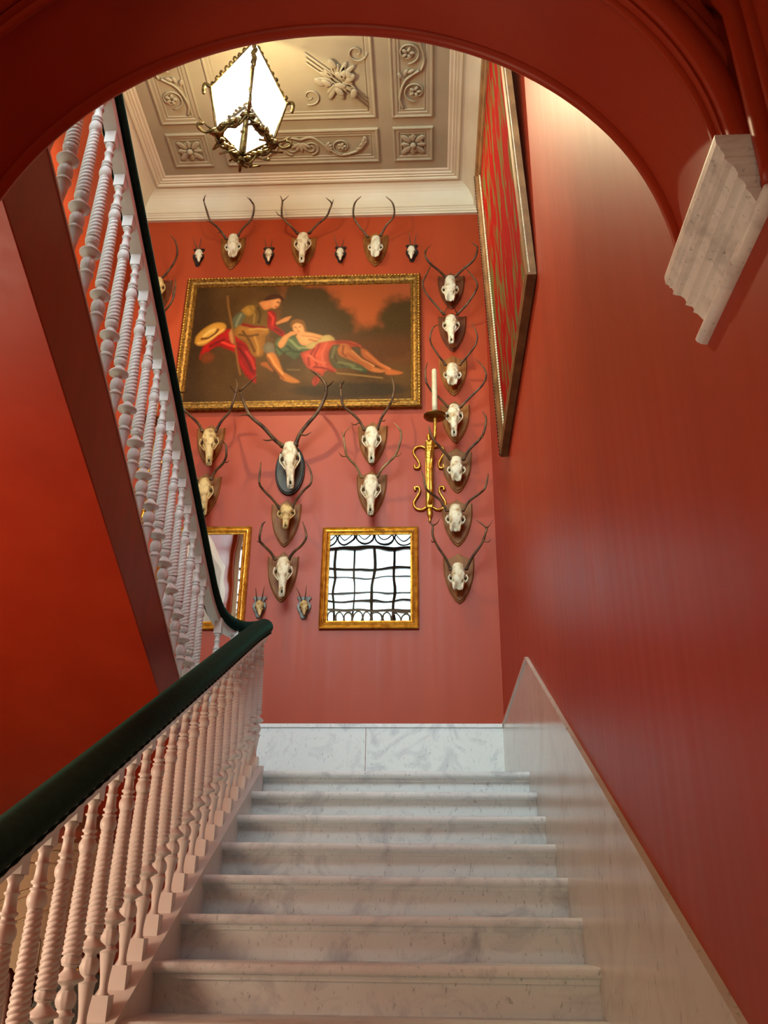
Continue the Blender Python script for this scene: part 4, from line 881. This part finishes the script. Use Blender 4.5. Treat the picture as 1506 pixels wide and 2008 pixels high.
for k in range(4):
    a, b = lp(k, rbm+.02, zb-.01), lp(k+1, rbm+.02, zb-.01)
    for i in range(6):
        c = a.lerp(b, (i+.5)/6)+Vector((0, 0, random.uniform(-.03, .01))); mb.tube([c+Vector((.03*math.cos(t*.8)*(1-t/12), .01*math.sin(t), .035*math.sin(t*.8)*(1-t/12))) for t in range(9)], .008, 5)
        mb.blob(c+Vector((0, 0, -.025)), (.045, .03, .026), 6); mb.tube(smooth_path([c, c+Vector((random.uniform(-.04, .04), random.uniform(-.04, .04), -.05)), c+Vector((random.uniform(-.07, .07), random.uniform(-.05, .05), -.075)), c+Vector((random.uniform(-.09, .09), random.uniform(-.06, .06), -.05))], 3), .009, 5)
    d = (a-Vector((LX, LY, a.z))).normalized()
    mb.tube(smooth_path([a, a+d*.06+Vector((0, 0, -.05)), a+d*.12+Vector((0, 0, -.02)), a+d*.13+Vector((0, 0, .03)), a+d*.09+Vector((0, 0, .04))], 4), .013, 6)
    mb.tube(smooth_path([a, a+d*.05+Vector((0, 0, .02)), a+d*.13+Vector((0, 0, .10))], 4), [.014*(1-i/10) for i in range(9)], 6)
    mb.tube(smooth_path([a+Vector((0, 0, -.02)), a.lerp(b, .25)+Vector((0, 0, -.09)), a.lerp(b, .5)+Vector((0, 0, -.04)), a.lerp(b, .75)+Vector((0, 0, -.10)), b+Vector((0, 0, -.02))], 5), .012, 6)
add_to(mb.build('foliate_crown', 'bronze'), ln)
mb = MB()                         # leafy inner stays rising to the lamp holder
top = Vector((LX, LY, 6.42))
for k in range(4):
    a = lp(k, rbm-.01, zb); pts = [a.lerp(top, i/8) for i in range(9)]; mb.tube(pts, [.03-.0015*i for i in range(9)], 6, flat=.35)
    for i in range(8):
        c = a.lerp(top, (i+.5)/8); mb.blob(c+Vector((random.uniform(-.02, .02), random.uniform(-.02, .02), 0)), (.018, .018, .012), 6)
mb.lathe([(-.06, .01), (-.03, .04), (0, .03), (.02, .02)], top, 10)
add_to(mb.build('lamp_stay', 'bronze'), ln)
mb = MB(); mb.blob((LX, LY, 6.50), (.035, .035, .06), 10); M['bulb'] = lamp_glass('lit bulb', (1, .85, .6, 1), 60, 0); add_to(mb.build('bulb', 'bulb'), ln)

# ------------------------------------------------------------------ lower hall beneath the landing
mb = MB().box((-4.2, 7.32, FLOOR), (-2.42, YB, ZSOF)); pw = struct('wall_panelled', mb, 'panel', 'cream panelled wall in the lower hall, seen through the balusters')
mb = MB().box((-4.2, 7.27, ZSOF-.05), (-2.42, 7.32, ZSOF)).box((-4.2, 7.285, ZSOF-.11), (-2.42, 7.32, ZSOF-.06)).box((-4.2, 7.30, ZSOF-.16), (-2.42, 7.32, ZSOF-.15)); mb.build('cornice_rail', 'panel', pw)
mb = MB()
for r_ in (1.0, 1.05, .86): mb.tube([(-2.72+r_*1.05*math.cos(t*PI/24), 7.318, -.72+r_*math.sin(t*PI/24)) for t in range(8, 25)], .012, 6)
for o_ in (0, .05): mb.box((-2.98+o_, 7.305, FLOOR), (-2.966+o_, 7.32, -.02-o_)); mb.box((-2.98+o_, 7.305, -.034-o_), (-2.45, 7.32, -.02-o_))
mb.build('panel_mould', 'panel', pw)
struct('wall_pier', MB().box((-2.42, 7.22, FLOOR), (-1.0, YB, ZSOF)), 'red', 'red wall beside the cream panelling below the landing')
struct('wall_under_landing', MB().box((-1.10, Y0, FLOOR), (-1.02, 7.22, ZSOF)), 'red', 'red side wall below the landing')
def chair(x, y, label):
    r = tag(empty('high_back_chair', (x, y, FLOOR)), label, 'chair', 'studded high-back chairs below the landing')
    w, hz = .29, -.14
    pts = [(-w, .05), (-w, 1.25), (-w*.8, 1.42), (0, 1.5), (w*.8, 1.42), (w, 1.25), (w, .05)]
    fr_ = smooth_path([(x+a, y, FLOOR+b) for a, b in pts], 5); add_to(MB().tube(fr_, .028, 8).build('back_frame', 'chairwood'), r)
    inn = [(a*.9, b*.98) for a, b in [(-w, .6), (-w, 1.25), (-w*.8, 1.40), (0, 1.48), (w*.8, 1.40), (w, 1.25), (w, .6)]]
    add_to(MB().prism([(x+a, FLOOR+b) for a, b in inn], 'y', y-.025, y+.02).build('backrest', 'leather'), r)
    for a, b in inn: mb = MB(); mb.blob((x+a*.93, y-.03, FLOOR+b*.985), (.014, .01, .014), 6); add_to(mb.build('brass_stud', 'gold'), r)
    add_to(MB().box((x-w-.02, y-.5, FLOOR+.42), (x+w+.02, y+.02, FLOOR+.5)).build('seat', 'leather'), r)
    for sx in (-1, 1): add_to(MB().lathe([(0, .02), (.1, .028), (.2, .02), (.3, .03), (.43, .025)], (x+sx*w, y-.47, FLOOR), 10).build('leg', 'chairwood'), r); add_to(MB().tube([(x+sx*w, y-.48, FLOOR+.7), (x+sx*w, y-.2, FLOOR+.74), (x+sx*w, y, FLOOR+.74)], .022, 8).build('armrest', 'chairwood'), r)
chair(-2.83, 6.0, 'dark studded high-back chair nearest the picture edge, behind the balusters')
chair(-2.16, 6.1, 'dark studded high-back chair glimpsed lower between the twisted balusters')

# ------------------------------------------------------------------ lights
def light(name, kind, loc, energy, col, **kw):
    d = bpy.data.lights.new(name, kind); d.energy = energy; d.color = col; d.specular_factor = .25 if name == 'lantern_light' else 1
    for k, v in kw.items(): setattr(d, k, v)
    o = bpy.data.objects.new(name, d); COL.objects.link(o); o.location = loc; return o
light('lantern_light', 'POINT', (LX, LY, 6.62), 600, (1, .80, .46), shadow_soft_size=.05)
p = light('window_portal', 'AREA', ((WX0+WX1)/2, 1.25, (WZ0+WZ1)/2), 1, (1, 1, 1), shape='RECTANGLE', size=WX1-WX0, size_y=WZ1-WZ0); p.rotation_euler = (-PI/2, 0, PI); p.data.cycles.is_portal = True
p = light('window_portal', 'AREA', ((VX0+VX1)/2, 1.25, (WZ0+WZ1)/2), 1, (1, 1, 1), shape='RECTANGLE', size=VX1-VX0, size_y=WZ1-WZ0); p.rotation_euler = (-PI/2, 0, PI); p.data.cycles.is_portal = True
light('hall_fill', 'POINT', (-1.3, -2.6, -.1), 68, (1, .82, .62), shadow_soft_size=.35)  # unseen fill behind the camera, added for arch, corbel and lower steps
light('under_stair_fill', 'POINT', (-2.5, 2.15, .2), 88, (1, .76, .53), shadow_soft_size=.35)  # unseen fill added to warm the soffit and the lower balusters
p = light('panel_wall_fill', 'SPOT', (-3.3, 5.1, -.9), 75, (1, .74, .48), shadow_soft_size=.12, spot_size=1.5, spot_blend=.5); p.rotation_euler = Vector((.45, 2.2, .55)).to_track_quat('-Z', 'Y').to_euler()  # unseen spot added to brighten the cream panelling
w = bpy.data.worlds.new('daylight'); SC.world = w; w.use_nodes = True
bg = w.node_tree.nodes['Background']; bg.inputs['Color'].default_value = (.70, .93, 1, 1); bg.inputs['Strength'].default_value = 24

# lift everything so that the hall floor lies at z = 0
for o in list(SC.objects):
    if o.parent is None: o.location.z += EYE
SC.view_settings.view_transform = 'Standard'; SC.view_settings.look = 'None'; SC.view_settings.exposure = 0; SC.view_settings.gamma = 1; SC.view_settings.use_curve_mapping = False
cy = SC.cycles; cy.use_denoising = True; cy.max_bounces = 10; cy.diffuse_bounces = 2; cy.glossy_bounces = 4; cy.transparent_max_bounces = 12; cy.sample_clamp_indirect = 6; cy.caustics_reflective = False; cy.caustics_refractive = False
